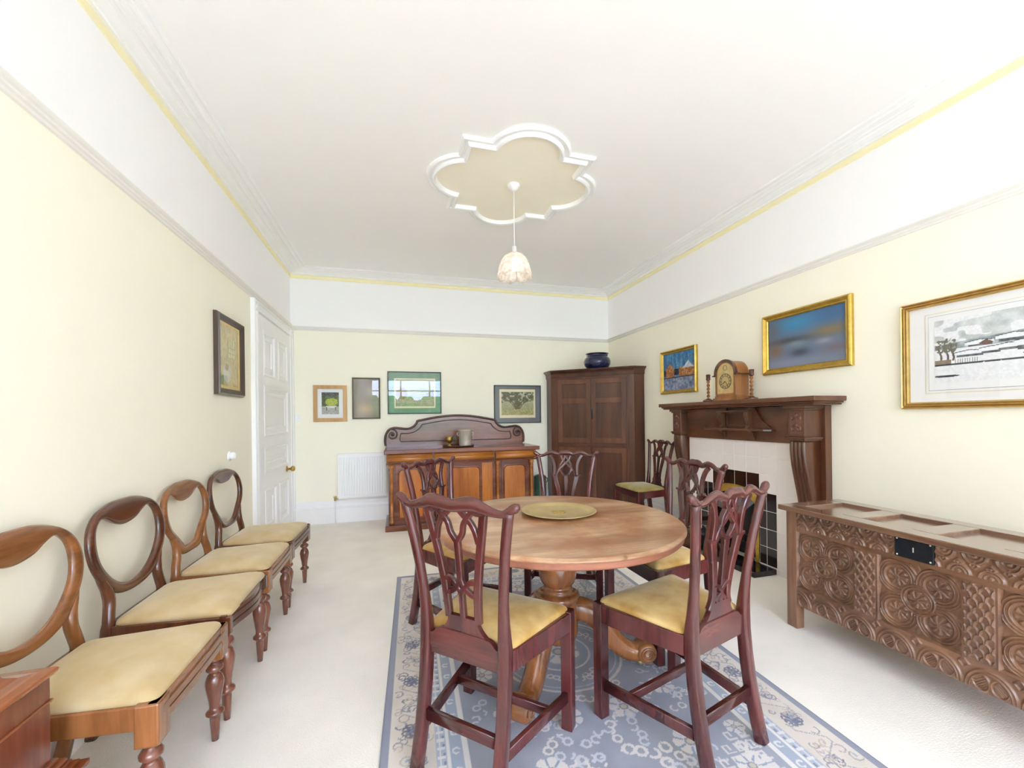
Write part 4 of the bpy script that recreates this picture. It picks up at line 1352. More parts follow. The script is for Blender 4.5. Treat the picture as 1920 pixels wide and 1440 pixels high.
for z0, z1, rails in ((.848, 1.625, ((.848, .915), (1.330, 1.395), (1.565, 1.625))), (.09, .800, ((.09, .16), (.735, .800)))):
    for s0, s1 in ((.089, mid - .003), (mid + .003, fw_ - .089)):
        bx = [(s0, s0 + .055, 0, .019, z0 + .001, z1 - .001), (s1 - .055, s1, 0, .019, z0 + .001, z1 - .001)] + [(s0 + .0005, s1 - .0005, 0, .0184, a + .0015, b - .0015) for a, b in rails]
        dd = fpart('cupboard_door', bx, MT['cabl'], ccb, .0025)
        fpart('door_panel', [(s0 + .05, s1 - .05, 0.001, .005, z0 + .03, z1 - .03)], MT['cab'], dd, 0)
fpart('key_plate', [(mid + .008, mid + .022, .019, .022, 1.14, 1.25)], MT['lockm'], ccb, .001)

pot = thing('glazed_bowl', 'squat cobalt blue glazed pot with an everted rim standing on top of the corner cabinet', 'bowl', (2.345, 4.56, CH + .0005))
M().lathe([(0, 0), (.10, 0), (.135, .02), (.158, .055), (.162, .09), (.150, .125), (.125, .150), (.118, .160), (.120, .168), (.138, .180), (.140, .186), (.132, .188), (.112, .176), (.108, .160), (.12, .14), (.14, .10), (.12, .03), (0, .01)], seg=40).build('body', MT['blue'], pot)
m = M()
for a in (2.5, 5.64):
    m.sweep([(.118 * math.cos(a + t), .118 * math.sin(a + t), .150 + .030 * math.cos(t * 6)) for t in (-.25, -.12, 0, .12, .25)], circ(.008, 8))
m.build('lug_handles', MT['blue'], pot)

# dark green canister on the floor between sideboard and cabinet
cn = thing('green_canister', 'dark green metal canister on the floor between sideboard and corner cabinet', 'canister', (1.685, 4.83, 0))
M().lathe([(0, 0), (.075, 0), (.078, .01), (.078, .43), (.070, .445), (.03, .462), (0, .466)], seg=28).build('body', MT['green'], cn)
M().lathe([(0, .46), (.012, .46), (.012, .495), (0, .497)], (.012, -.04), 12).build('spout', MT['green'], cn)
M().sweep([(.078, 0, .42), (.098, 0, .41), (.098, 0, .37), (.078, 0, .36)], circ(.006, 8), up=(0, 1, 0)).build('handle', MT['green'], cn)

# ================================================================== FIREPLACE AND MANTELPIECE
# world y runs away from us; the surround spans y 2.06 .. 3.46 on the right wall
mp = thing('mantelpiece', 'dark carved wooden mantelpiece with fluted pilasters on the right wall', 'mantelpiece', (XR, 2.75, 0))
def W(p): return (p[0] - XR, p[1] - 2.75, p[2])
def wbox(m, a, b): return m.box(W(a), W(b))
xw = XR - .002
YN, YFp = 2.06, 3.455
m = M(); wbox(m, (2.706, YN, 0), (xw, 2.30, 1.225)); m.build('backing_board', MT['mantel'], mp, .003)
m = M(); wbox(m, (2.706, 3.19, 0), (xw, YFp, 1.225)); m.build('backing_board', MT['mantel'], mp, .003)
m = M(); wbox(m, (2.632, 2.19, .972), (xw, 3.31, 1.225)); wbox(m, (2.628, 2.19, .966), (2.650, 3.31, .978)); m.build('frieze_board', MT['mantelx'], mp, .002)
# shelf with a moulded under edge
m = M()
for o, z0, z1 in ((.0, 1.252, 1.284), (-.018, 1.240, 1.252), (-.030, 1.228, 1.240)):
    wbox(m, (2.486 - o, YN - .098 - o, z0), (xw, YFp + .090 + o, z1))
m.build('mantel_shelf', MT['mantelx'], mp, .005)
for ya, yb in ((2.088, 2.205), (3.308, 3.425)):
    ymid = (ya + yb) / 2
    m = M(); wbox(m, (2.560, ya, 1.018), (2.706, yb, 1.195)); m.build('pilaster_block', MT['mantel'], mp, .003)
    m = M()
    for o, z0, z1 in ((.010, 1.195, 1.207), (.022, 1.207, 1.228)): wbox(m, (2.560 - o, ya - o, z0), (2.706, yb + o, z1))
    m.build('capital_moulding', MT['mantel'], mp, .002)
    m = M()
    for o, z0, z1 in ((.014, 1.004, 1.018), (.008, .992, 1.004)): wbox(m, (2.560 - o, ya - o, z0), (2.706, yb + o, z1))
    m.build('neck_moulding', MT['mantel'], mp, .002)
    # carved leaf tile on the front of the block
    def leaf(X, Z):
        h = np.zeros_like(X)
        for cz in (.035, .105):
            for sx_ in (-1, 1):
                r_ = np.hypot((X - sx_ * .018), (Z - cz))
                th = np.arctan2(Z - cz, (X - sx_ * .018) * sx_)
                h = np.maximum(h, np.exp(-((r_ - .013 - .004 * th / 3) / .004) ** 2))
            h = np.maximum(h, np.exp(-((np.hypot(X, (Z - cz - .02) * .7) - .006) / .004) ** 2))
        return .007 * h * fade(X, Z, .085, .14, .006)
    g = grid('leaf_carving', .085, .14, 44, 70, wood('carved_block_%d' % int(ya), (84, 44, 32), (128, 80, 60), 'z', .3, 9, .35), mp, None, leaf)
    g.rotation_euler = (0, 0, -PI / 2); g.location = W((2.5595, ymid, 1.036))
    # fluted S-shaped shaft
    prof = cat([(.992, 2.572), (.93, 2.568), (.84, 2.578), (.74, 2.598), (.62, 2.626), (.48, 2.650), (.34, 2.652), (.22, 2.625), (.12, 2.590), (.05, 2.575), (.0, 2.575)], 4)
    nf = 4
    loops = []
    for z, x in prof:
        w_ = (yb - ya) * .94
        l = []
        for k in range(nf * 8 + 1):
            t = k / (nf * 8)
            fl = abs(math.sin(t * nf * PI))
            l.append(W((x - .010 * fl, ymid - w_ / 2 + w_ * t, z)))
        l += [W((2.706, ymid + w_ / 2, z)), W((2.706, ymid - w_ / 2, z))]
        loops.append(l)
    M().loft(loops, True).build('fluted_shaft', MT['mantel'], mp)
    m = M(); wbox(m, (2.56, ya - .006, 0), (2.706, yb + .006, .06)); m.build('pilaster_foot', MT['mantel'], mp, .004)
# bracket shelf on the frieze
m = M()
sh_ = [(2.632, 2.36), (2.600, 2.372), (2.556, 2.40), (2.550, 2.42), (2.550, 2.98), (2.556, 3.00), (2.600, 3.028), (2.632, 3.04)]
m.prism([W((x, y, 0))[:2] for x, y in sh_], 'z', 1.045, 1.062); m.build('bracket_shelf', MT['mantelx'], mp, .003)
for s in (-1, 1):                         # swept cheeks rising to the shelf above
    yc = 2.70; m = M()
    q = cat([(.325, 1.062), (.290, 1.085), (.245, 1.115), (.215, 1.150), (.185, 1.195), (.165, 1.228)], 4)
    pts = [(yc - 2.75 + s * a, z) for a, z in q] + [(yc - 2.75 + s * .11, 1.228), (yc - 2.75 + s * .11, 1.062)]
    m.prism(pts, 'x', 2.612 - XR, 2.633 - XR)
    m.build('swept_cheek', MT['mantel'], mp, .002)
m = M()
for s in (-1, 1):
    c_ = cat([(1.062, 2.565), (1.085, 2.585), (1.12, 2.578), (1.16, 2.560), (1.19, 2.565)], 3)
    m.prism([(x - XR, z) for z, x in c_] + [(2.632 - XR, 1.19), (2.632 - XR, 1.062)], 'y', 2.70 - 2.75 + s * .135 - .018, 2.70 - 2.75 + s * .135 + .018)
    d_ = cat([(1.045, 2.575), (1.03, 2.60), (1.00, 2.61), (.975, 2.625)], 3)
    m.prism([(x - XR, z) for z, x in d_] + [(2.632 - XR, .975), (2.632 - XR, 1.045)], 'y', 2.70 - 2.75 + s * .15 - .015, 2.70 - 2.75 + s * .15 + .015)
m.build('console', MT['mantel'], mp, .002)
m = M()
wbox(m, (2.612, 2.58, 1.075), (2.633, 2.82, 1.088)); wbox(m, (2.612, 2.58, 1.178), (2.633, 2.82, 1.192)); wbox(m, (2.566, 2.53, 1.192), (2.633, 2.87, 1.205))
wbox(m, (2.612, 2.58, 1.075), (2.633, 2.595, 1.192)); wbox(m, (2.612, 2.805, 1.075), (2.633, 2.82, 1.192))
m.build('sunk_panel_frame', MT['mantelx'], mp, .002)

# tiles: cream field and black stepped border, grout showing as gaps
fp = thing('tiled_fireplace', 'tiled cream and black fireplace with a brass arch below the mantelpiece', 'fireplace', (XR, 2.75, 0))
m = M()
OY0, OY1, OZ = 2.524, 3.004, .60
TP = 2.645
wbox(m, (TP + .0012, 2.206, 0), (xw - .06, OY0, .966)); wbox(m, (TP + .0012, OY1, 0), (xw - .06, 3.300, .966)); wbox(m, (TP + .0012, OY0, OZ), (xw - .06, OY1, .966))
m.build('tile_backing', MT['grout'], fp)
g_ = .0042
ts = .1435
wt, bt = M(), M()
# rows measured upwards from the hearth
def tile(m, y0, y1, z0, z1):
    wbox(m, (TP, y0 + g_ / 2, z0 + g_ / 2), (TP + .006, y1 - g_ / 2, z1 - g_ / 2))
zr = [.045 + k * .1345 for k in range(5)]          # .045 .. .583
for k in range(4):
    z0, z1 = zr[k], zr[k + 1]
    for a, b in ((2.376, 2.462), (2.462, OY0), (OY1, 3.066), (3.066, 3.150)): tile(bt, a, b, z0, z1)
top0, top1 = .583, .720
yy = [OY0 - .0, OY0 + .120, OY0 + .240, OY0 + .360, OY1]
for a, b in zip(yy[:-1], yy[1:]): tile(bt, a, b, top0, top1)
for k in range(4):
    z0, z1 = zr[k], zr[k + 1]
    tile(wt, 2.230, 2.376, z0, z1); tile(wt, 3.150, 3.296, z0, z1)
tile(wt, 2.230, 2.376, .002, zr[0]); tile(wt, 3.150, 3.296, .002, zr[0])
for a, b in ((2.230, 2.376), (2.376, OY0), (OY1, 3.150), (3.150, 3.296)): tile(wt, a, b, top0, top1)
for z0, z1 in ((top1, .845), (.845, .966)):
    ys = [2.230, 2.376, OY0] + yy[1:] + [3.150, 3.296]
    for a, b in zip(ys[:-1], ys[1:]): tile(wt, a, b, z0, z1)
wt.build('cream_tiles', MT['tilew'], fp, .0008, 1)
bt.build('black_tiles', MT['tileb'], fp, .0008, 1)
# hearth: raised slab faced with black tiles
m = M(); wbox(m, (2.444, 2.384, 0), (TP + .006, 3.144, .038)); m.build('hearth_slab', MT['grout'], fp)
m = M()
for i in range(2):
    for j in range(6):
        x0, x1 = 2.440 + i * .102, 2.440 + (i + 1) * .102
        y0, y1 = 2.380 + j * .128, 2.380 + (j + 1) * .128
        wbox(m, (x0 + .001, y0 + .001, .036), (x1 - .001, y1 - .001, .040))
for i in range(2): wbox(m, (2.440 + i * .102 + .001, 2.380, .001), (2.440 + (i + 1) * .102 - .001, 2.386, .036)); wbox(m, (2.440 + i * .102 + .001, 3.142, .001), (2.440 + (i + 1) * .102 - .001, 3.148, .036))
for j in range(6): wbox(m, (2.440, 2.380 + j * .128 + .001, .001), (2.446, 2.380 + (j + 1) * .128 - .001, .036))
m.build('hearth_tiles', MT['tileb'], fp, .0008, 1)
# firebox, brass arch and grey smoke hood
m = M()
wbox(m, (2.70, OY0, .045), (2.705, OY1, OZ)); wbox(m, (TP + .004, OY0 - .001, .045), (2.705, OY0 + .006, OZ)); wbox(m, (TP + .004, OY1 - .006, .045), (2.705, OY1 + .001, OZ))
m.build('firebox', MT['black'], fp)
ac = (OY0 + OY1) / 2
def arch(hw, z0, zs, rise, n=16):
    return [(ac - hw, z0)] + [(ac - hw * math.cos(PI * k / n) * 1.0, zs + rise * math.sin(PI * k / n) ** .8) for k in range(n + 1)] + [(ac + hw, z0)]
outa, ina = arch(.236, .045, .50, .105), arch(.212, .045, .455, .085)
m = M()
m.loft([[W((TP - .004, y, z)) for y, z in outa], [W((TP - .014, y * .9 + ac * .1, z - .008)) for y, z in outa], [W((TP - .012, y, z)) for y, z in ina], [W((TP + .020, y, z)) for y, z in ina]], False, closed=False, caps=False)
ob = m.build('brass_arch', MT['gold2'], fp); sd = ob.modifiers.new('solid', 'SOLIDIFY'); sd.thickness = .004
m = M()
m.loft([[W((TP + .01, y, z)) for y, z in ((ac - .20, .50), (ac, .53), (ac + .20, .50), (ac + .16, .42), (ac, .40), (ac - .16, .42))], [W((TP - .050, y, z)) for y, z in ((ac - .17, .44), (ac, .46), (ac + .17, .44), (ac + .15, .40), (ac, .385), (ac - .15, .40))]], False)
m.build('smoke_hood', MT['greyiron'], fp, .003)
m = M()
for k in range(7): wbox(m, (TP - .010, ac - .15 + .05 * k - .005, .10), (TP, ac - .15 + .05 * k + .005, .22))
for z in (.10, .16, .22): wbox(m, (TP - .012, ac - .18, z - .005), (TP + .002, ac + .18, z + .005))
for s in (-1, 1): m.lathe([(0, .045), (.012, .045), (.008, .06), (.008, .24), (.014, .25), (.010, .265), (0, .27)], W((TP - .008, ac + s * .18, 0))[:2], 10)
m.build('grate', MT['black'], fp)
m = M()
for s in (-1, 1): m.lathe([(0, .27), (.013, .275), (.016, .288), (.010, .30), (0, .305)], W((TP - .008, ac + s * .18, 0))[:2], 12)
m.build('grate_finial', MT['brass'], fp)
sc = thing('coal_scuttle', 'small black metal scuttle with hoop handle on the hearth behind the right-hand dining chair', 'scuttle', (2.545, 3.03, .0445))
sc['label'] = 'small black metal scuttle with a hoop handle on the tiled hearth'
M().lathe([(0, 0), (.055, 0), (.060, .01), (.075, .09), (.085, .12), (.080, .12), (.070, .09), (.05, .012), (0, .01)], seg=24).build('bucket', MT['black'], sc)
M().sweep([(0, .082 * math.cos(a), .115 + .06 * math.sin(a)) for a in [PI * k / 12 for k in range(13)]], circ(.004, 6), up=(1, 0, 0)).build('handle', MT['greyiron'], sc)

# ---- on the mantel shelf
SZ = 1.2845
ck = thing('mantel_clock', 'arched walnut clock on the mantelpiece between two candlesticks', 'clock', (2.595, 2.725, SZ), -PI / 2)
w2, dpt = .113, .062
def arch2(hw, z0, zs, n=20): return [(-hw, z0)] + [(-hw * math.cos(PI * k / n), zs + hw * 1.0 * math.sin(PI * k / n)) for k in range(n + 1)] + [(hw, z0)]
M().prism(arch2(w2 - .008, .035, .215), 'y', -dpt, dpt, False).build('case', MT['clock'], ck, .002)
m = M(); m.box((-w2 - .012, -dpt - .014, 0), (w2 + .012, dpt + .010, .022)); m.box((-w2, -dpt - .006, .022), (w2, dpt + .004, .040)); m.build('base', MT['clock'], ck, .003)
m = M()
a_, b_2 = arch2(w2 + .002, .200, .215), arch2(w2 - .020, .200, .215)
for y0 in (-dpt - .012,):
    m.loft([[(x, y0, z) for x, z in a_], [(x, y0 + .018, z) for x, z in a_], [(x, y0 + .018, z) for x, z in b_2], [(x, y0, z) for x, z in b_2]], False, closed=False, caps=False, ring=True)
for s in (-1, 1): m.box((s * (w2 + .022), -dpt - .012, .200), (s * (w2 - .012), dpt, .210))
m.build('arch_moulding', MT['redwal'], ck)
fr = M()
a_, b_2 = arch2(w2 - .010, .045, .215), arch2(w2 - .026, .058, .215)
fr.loft([[(x, -dpt - .008, z) for x, z in a_], [(x, -dpt, z) for x, z in a_], [(x, -dpt, z) for x, z in b_2], [(x, -dpt - .008, z) for x, z in b_2]], False, ring=True, caps=False)
fr.build('door_frame', MT['clock'], ck)
M().prism(arch2(w2 - .026, .058, .215), 'y', -dpt - .003, -dpt + .001).build('dial', MT['dial'], ck)
m = M()
for r, zc_, w_ in ((.060, .155, .0022), (.040, .155, .0015), (.020, .262, .0014)):
    m.sweep([(r * math.cos(2 * PI * k / 36), -dpt - .0045, zc_ + r * math.sin(2 * PI * k / 36)) for k in range(36)], circ(w_, 5), up=(0, 1, 0), ring=True)
for k in range(12):
    a = k * PI / 6
    m.box((.050 * math.sin(a) - .0022, -dpt - .005, .155 + .050 * math.cos(a) - .0055), (.050 * math.sin(a) + .0022, -dpt - .003, .155 + .050 * math.cos(a) + .0055))
m.build('chapter_ring', MT['fr_dark'], ck)
m = M()
m.sweep([(0, -dpt - .0065, .155), (.028, -dpt - .0065, .118)], circ(.0018, 5), up=(0, 1, 0)); m.sweep([(0, -dpt - .0065, .155), (-.020, -dpt - .0065, .135)], circ(.0024, 5), up=(0, 1, 0))
m.build('hands', MT['black'], ck)
def candlestick(label, loc):
    t = thing('candlestick', label, 'candlestick', loc, 0, 'barley-twist candlesticks on the mantelpiece')
    M().lathe([(0, 0), (.042, 0), (.044, .006), (.040, .013), (.022, .018), (.016, .026), (0, .026)], seg=20).build('base', MT['redwal'], t)
    m = M()
    loops = []
    n = 60
    for i in range(n + 1):
        z = .022 + .158 * i / n
        a0 = i / n * 2 * PI * 2.6
        loops.append([((.008 + .0055 * math.cos(2 * (t_ - a0))) * math.cos(t_), (.008 + .0055 * math.cos(2 * (t_ - a0))) * math.sin(t_), z) for t_ in [2 * PI * k / 16 for k in range(16)]])
    m.loft(loops); m.build('twisted_stem', MT['clock'], t)
    M().lathe([(0, .178), (.012, .178), (.018, .188), (.016, .196), (.018, .228), (.012, .230), (.010, .215), (0, .215)], seg=18).build('candle_cup', MT['redwal'], t)
candlestick('barley-twist candlestick on the mantelpiece, to the left of the clock', (2.540, 2.925, SZ))
candlestick('barley-twist candlestick on the mantelpiece, to the right of the clock', (2.590, 2.530, SZ))

# ---- on the sideboard
ty = thing('serving_tray', 'dark round tray on the sideboard under the goblets and the ice bucket', 'tray', (.660, 4.70, .8465))
M().lathe([(0, 0), (.165, 0), (.178, .010), (.180, .016), (.174, .014), (.160, .005), (0, .005)], seg=40).build('dish', MT['cab'], ty)
ib = thing('ice_bucket', 'polished silver ice bucket standing on the dark tray on the sideboard', 'ice bucket', (.742, 4.71, .852))
M().lathe([(0, 0), (.066, 0), (.070, .006), (.072, .02), (.078, .170), (.084, .176), (.084, .182), (.076, .182), (.070, .03), (0, .01)], seg=36).build('body', MT['steel'], ib)
m = M()
for s in (-1, 1): m.sweep([(s * (.078 + .016 * math.sin(a)), 0, .135 + .018 * math.cos(a)) for a in [PI * k / 8 for k in range(9)]], circ(.0035, 6), up=(0, 1, 0))
m.build('ring_handles', MT['steel'], ib)
gb = thing('brass_goblet', 'small brass goblet on the dark tray, left end, on the sideboard', 'goblet', (.560, 4.70, .852))
M().lathe([(0, 0), (.028, 0), (.026, .006), (.010, .014), (.010, .03), (.020, .04), (.034, .056), (.038, .08), (.034, .10), (.037, .108), (.033, .106), (.032, .08), (.02, .05), (0, .045)], seg=24).build('bowl', MT['brass'], gb)
wg = thing('wine_glass', 'clear stemmed wine glass between the brass goblet and the ice bucket on the sideboard', 'glass', (.622, 4.675, .852))
M().lathe([(0, 0), (.028, 0), (.028, .002), (.006, .006), (.004, .014), (.004, .045), (.012, .055), (.026, .075), (.030, .10), (.028, .125), (.027, .125), (.029, .10), (.025, .077), (.010, .058), (0, .056)], seg=24).build('bowl', MT['clear'], wg)

# ---- mahogany cabinet at the near left
nc = thing('low_cabinet', 'polished mahogany low cabinet with moulded lid and stepped base, by the nearest balloon-back chair', 'cabinet', (-.975, .90, 0))
X1, Y1, Y0 = -.812 + .975, 1.25 - .90, -.36
X0 = XL + .975 + .004
m = M(); m.box((X0, Y0, .358), (X1, Y1, .562)); m.build('body', MT['boxm'], nc, .002)
m = M(); m.box((X0, Y0, .500), (X1 + .002, Y1 + .002, .503)); m.box((X0, Y0, .503), (X1 + .004, Y1 + .004, .508)); m.build('string_moulding', MT['boxx'], nc, .001)
m = M()
prof = [(.0, .560), (.005, .564), (.010, .570), (.012, .576), (.008, .581), (-.012, .582), (-.034, .586), (-.050, .597), (-.060, .614), (-.072, .628), (-.095, .636), (-.13, .638)]
m.loft([[(X0, Y0 - d, z), (X1 + d, Y0 - d, z), (X1 + d, Y1 + d, z), (X0, Y1 + d, z)] for d, z in prof], False)
m.build('moulded_lid', MT['boxx'], nc, .002)
m = M()
for o, z0, z1 in ((.010, .350, .360), (.020, .340, .350), (.026, .330, .340), (.036, .320, .330), (.048, .306, .320), (.042, 0, .306)):
    m.box((X0, Y0 - o, z0), (X1 + o, Y1 + o, z1))
m.build('stepped_base', MT['boxx'], nc, .003)

# ================================================================== PICTURES
def lerp(c1, c2, t):
    return np.array(c1, float) + (np.array(c2, float) - np.array(c1, float)) * t[..., None]
def picture(label, cat_, wall, pos, z0, w, h, fw, fd, fmat, layers, slip=None, glass=True, prof='flat', name='framed_picture', group=None):
    """pos: coordinate along the wall of the centre; layers: list of (inset, material or colour function)"""
    loc, rz = {'back': ((pos, YB - .001, z0), 0), 'left': ((XL + .001, pos, z0), PI / 2), 'right': ((XR - .001, pos, z0), -PI / 2)}[wall]
    t = thing(name, label, cat_, loc, rz, group)
    P = {'flat': [(0, 0), (0, fd), (fw * .1, fd + .001), (fw * .9, fd), (fw, fd - .003), (fw, .004)],
         'scoop': [(0, 0), (0, fd * .6), (fw * .12, fd * .75), (fw * .2, fd), (fw * .32, fd * 1.02), (fw * .45, fd * .85), (fw * .7, fd * .55), (fw * .85, fd * .6), (fw * .92, fd * .5), (fw, fd * .35), (fw, .004)],
         'reeded': [(0, 0), (0, fd * .7), (fw * .08, fd * .85), (fw * .18, fd), (fw * .30, fd * .8), (fw * .36, fd * .7), (fw * .46, fd * .92), (fw * .58, fd * .92), (fw * .66, fd * .66), (fw * .74, fd * .78), (fw * .86, fd * .78), (fw * .94, fd * .55), (fw, fd * .4), (fw, .004)]}[prof]
    m = M()
    m.loft([[(-w / 2 + d, -y, d), (w / 2 - d, -y, d), (w / 2 - d, -y, h - d), (-w / 2 + d, -y, h - d)] for d, y in P], False, caps=False)
    m.build('frame', MT[fmat], t)
    M().box((-w / 2 + fw * .5, -.005, fw * .5), (w / 2 - fw * .5, -.0005, h - fw * .5)).build('backing', MT['fr_dark'], t)
    y = .006
    if slip:
        sm, sw_ = slip
        m = M(); m.loft([[(-w / 2 + d, -yy_, d), (w / 2 - d, -yy_, d), (w / 2 - d, -yy_, h - d), (-w / 2 + d, -yy_, h - d)] for d, yy_ in ((fw - .002, .012), (fw + sw_ * .5, .013), (fw + sw_, .008), (fw + sw_, .005))], False, caps=False)
        m.build('slip', MT[sm], t)
    for nm, ins, what, *ex in layers:
        if isinstance(ins, tuple): il, ir, ib_, it_ = ins
        else: il = ir = ib_ = it_ = ins
        x0, x1, za, zb = -w / 2 + il, w / 2 - ir, ib_, h - it_
        if isinstance(what, str):
            M().box((x0, -y, za), (x1, -y + .0012, zb)).build(nm, MT[what], t)
        else:
            ww, hh = x1 - x0, zb - za
            n = ex[0] if ex else 160
            g = grid(nm, ww, hh, n, max(8, int(n * hh / ww)), MT['paint'], t, lambda X, Z: what(X / ww + .5, Z / hh, X, Z))
            g.location = ((x0 + x1) / 2, -y - .0004, za)
        y += .0016
    if glass:
        M().add([(-w / 2 + fw - .001, -y - .002, fw - .001), (w / 2 - fw + .001, -y - .002, fw - .001), (w / 2 - fw + .001, -y - .002, h - fw + .001), (-w / 2 + fw - .001, -y - .002, h - fw + .001)], [(0, 1, 2, 3)]).build('glass', MT['glass'], t)
    return t

def noisy(img, X, Z, s, amp, seed):
    return img + ((vnoise(X, Z, s, seed) - .5) * 2 * amp)[..., None] + ((vnoise(X, Z, s * .35, seed + 1) - .5) * amp)[..., None]

def p_garden(u, v, X, Z):
    img = lerp((70, 84, 60), (120, 130, 92), vnoise(X, Z, .015, 1))
    tree = np.hypot((u - .58) / .36, (v - .56) / .17) < 1 + .25 * (vnoise(X, Z, .008, 2) - .5)
    img[tree] = lerp((150, 168, 60), (206, 208, 110), vnoise(X, Z, .006, 3))[tree]
    dark = v > .80
    img[dark] = lerp((60, 66, 60), (112, 116, 112), vnoise(X, Z, .014, 4))[dark]
    pav = v < .36
    img[pav] = lerp((150, 150, 140), (206, 206, 200), vnoise(X, Z * 3, .010, 5))[pav]
    bench = (np.abs(v - .33) < .05) & (u > .25) & (u < .85)
    img[bench] = (224, 224, 216)
    leg = ((np.abs(u - .28) < .03) | (np.abs(u - .8) < .03)) & (v > .16) & (v < .33)
    img[leg] = (96, 98, 92)
    return noisy(img, X, Z, .006, 14, 6)
def p_blur(u, v, X, Z):
    img = lerp((132, 122, 108), (150, 140, 124), vnoise(X, Z, .12, 1))
    img += 26 * np.exp(-(((u - .68) / .22) ** 2 + ((v - .70) / .16) ** 2))[..., None] * np.array([1, 1.05, 1])
    img += np.exp(-(((u - .45) / .3) ** 2 + ((v - .22) / .14) ** 2))[..., None] * np.array([34, 18, -4])
    return img
def p_land(u, v, X, Z):
    img = lerp((150, 158, 120), (196, 196, 156), v)
    hill = v > .80 + .06 * np.sin(u * 7)
    img[hill] = lerp((172, 180, 150), (200, 200, 176), vnoise(X, Z, .03, 3))[hill]
    for cx, s in ((.10, .09), (.16, .11), (.22, .07), (.84, .05), (.93, .06)):
        tr = np.hypot((u - cx) / s, (v - .38 - s) / (s * 1.8)) < .8 + .6 * vnoise(X, Z, .01, int(cx * 100))
        img[tr] = lerp((120, 104, 70), (168, 150, 96), vnoise(X, Z, .006, 8))[tr]
    rd = np.abs(v - (.16 + .04 * np.sin(u * 5))) < .05
    img[rd] = (176, 160, 132)
    for k in range(6):
        ln = np.abs(v - (.30 + .07 * k + .03 * np.sin(u * 6 + k))) < .012
        img[ln & (u > .35)] = (122, 138, 96)
    return noisy(img, X, Z, .012, 16, 9)
def p_oak(u, v, X, Z):
    img = lerp((150, 146, 104), (186, 180, 150), np.clip(v * 1.2, 0, 1))
    fol = (v > .50 + .10 * np.sin(u * 9)) & (vnoise(X, Z, .022, 4) > .32)
    img[fol] = lerp((66, 70, 52), (116, 118, 84), vnoise(X, Z, .010, 5))[fol]
    for x0, x1, b in ((.5, .46, .05), (.47, .22, .03), (.50, .74, .035), (.48, .60, .02), (.44, .10, .02), (.55, .92, .018)):
        t = np.clip((v - .26) / .5, 0, 1)
        tr = (np.abs(u - (x0 + (x1 - x0) * t ** 1.3)) < b * (1 - t * .6)) & (v > .22) & (v < .86)
        img[tr] = (92, 80, 56)
    gr = v < .26
    img[gr] = lerp((140, 134, 84), (190, 182, 128), vnoise(X, Z * 2, .012, 6))[gr]
    return noisy(img, X, Z, .008, 18, 7)
def p_sketch(u, v, X, Z):
    img = lerp((202, 186, 136), (214, 202, 158), v)
    wn_ = (u > .46) & (u < .80) & (v > .48) & (v < .80)
    img[wn_] = (216, 212, 168)
    barm = wn_ & ((np.abs((u - .46) % .11) < .012) | (np.abs((v - .48) % .08) < .008))
    img[barm] = (176, 164, 112)
    fig = np.hypot((u - .42) / .20, (v - .24) / .15) < 1
    img[fig] = (214, 210, 196)
    img[np.hypot((u - .40) / .08, (v - .33) / .06) < 1] = (176, 150, 128)
    g2 = (u < .25) & (v < .2); img[g2] = (138, 158, 112)
    st = (np.abs((u * 9) % 1 - .5) < .12) & (v > .33) & (v < .46); img[st] = (188, 176, 124)
    img[(v < .05)] = (190, 172, 104)
    return noisy(img, X, Z, .02, 12, 3)
def p_village(u, v, X, Z):
    img = lerp((96, 120, 150), (70, 126, 172), v)
    img += ((vnoise(X, Z * .3, .02, 1) - .5) * 60)[..., None] * np.array([.5, 1, .8])
    dk = (v > .40) & (v < .56); img[dk] = lerp((44, 52, 74), (90, 82, 92), vnoise(X, Z, .02, 2))[dk]
    tw = (np.abs(u - .22) < .13) & (v > .30) & (v < .74 - 1.2 * np.abs(u - .22)); img[tw] = lerp((134, 84, 50), (196, 138, 84), vnoise(X, Z, .012, 3))[tw]
    hs = (u > .52) & (v > .36) & (v < .60); img[hs] = lerp((128, 82, 54), (204, 150, 100), vnoise(X, Z, .012, 4))[hs]
    rf = (u > .48) & (v > .56) & (v < .74 - 1.1 * np.abs(u - .80)) ; img[rf] = lerp((176, 190, 206), (224, 230, 236), vnoise(X, Z, .02, 5))[rf]
    sn = v < .34; img[sn] = lerp((92, 104, 136), (168, 178, 200), vnoise(X, Z, .022, 6))[sn]
    img[(v < .35) & (v > .33)] = (40, 44, 60)
    return noisy(img, X, Z, .012, 16, 7)
def p_dusk(u, v, X, Z):
    img = lerp((124, 132, 150), (88, 112, 142), v)
    def blob(cx, cy, sx, sy, c, a=1):
        nonlocal img
        k = (a * np.exp(-(((u - cx) / sx) ** 2 + ((v - cy) / sy) ** 2)))[..., None]
        img = img * (1 - k) + np.array(c, float) * k
    blob(.42, .84, .30, .16, (72, 140, 184)); blob(.85, .9, .25, .2, (70, 106, 150), .8); blob(.30, .52, .36, .07, (70, 74, 82), .9)
    blob(.10, .36, .12, .16, (128, 100, 84), .9); blob(.82, .58, .22, .10, (140, 120, 84), .9); blob(.45, .26, .13, .08, (72, 76, 92), .95)
    blob(.40, .44, .14, .06, (136, 150, 158), .8); blob(.30, .08, .4, .08, (132, 140, 164), .9); blob(.88, .25, .14, .07, (126, 104, 106), .7); blob(.75, .40, .1, .05, (168, 168, 178), .7)
    blob(.08, .80, .1, .2, (104, 100, 104), .7)
    return img
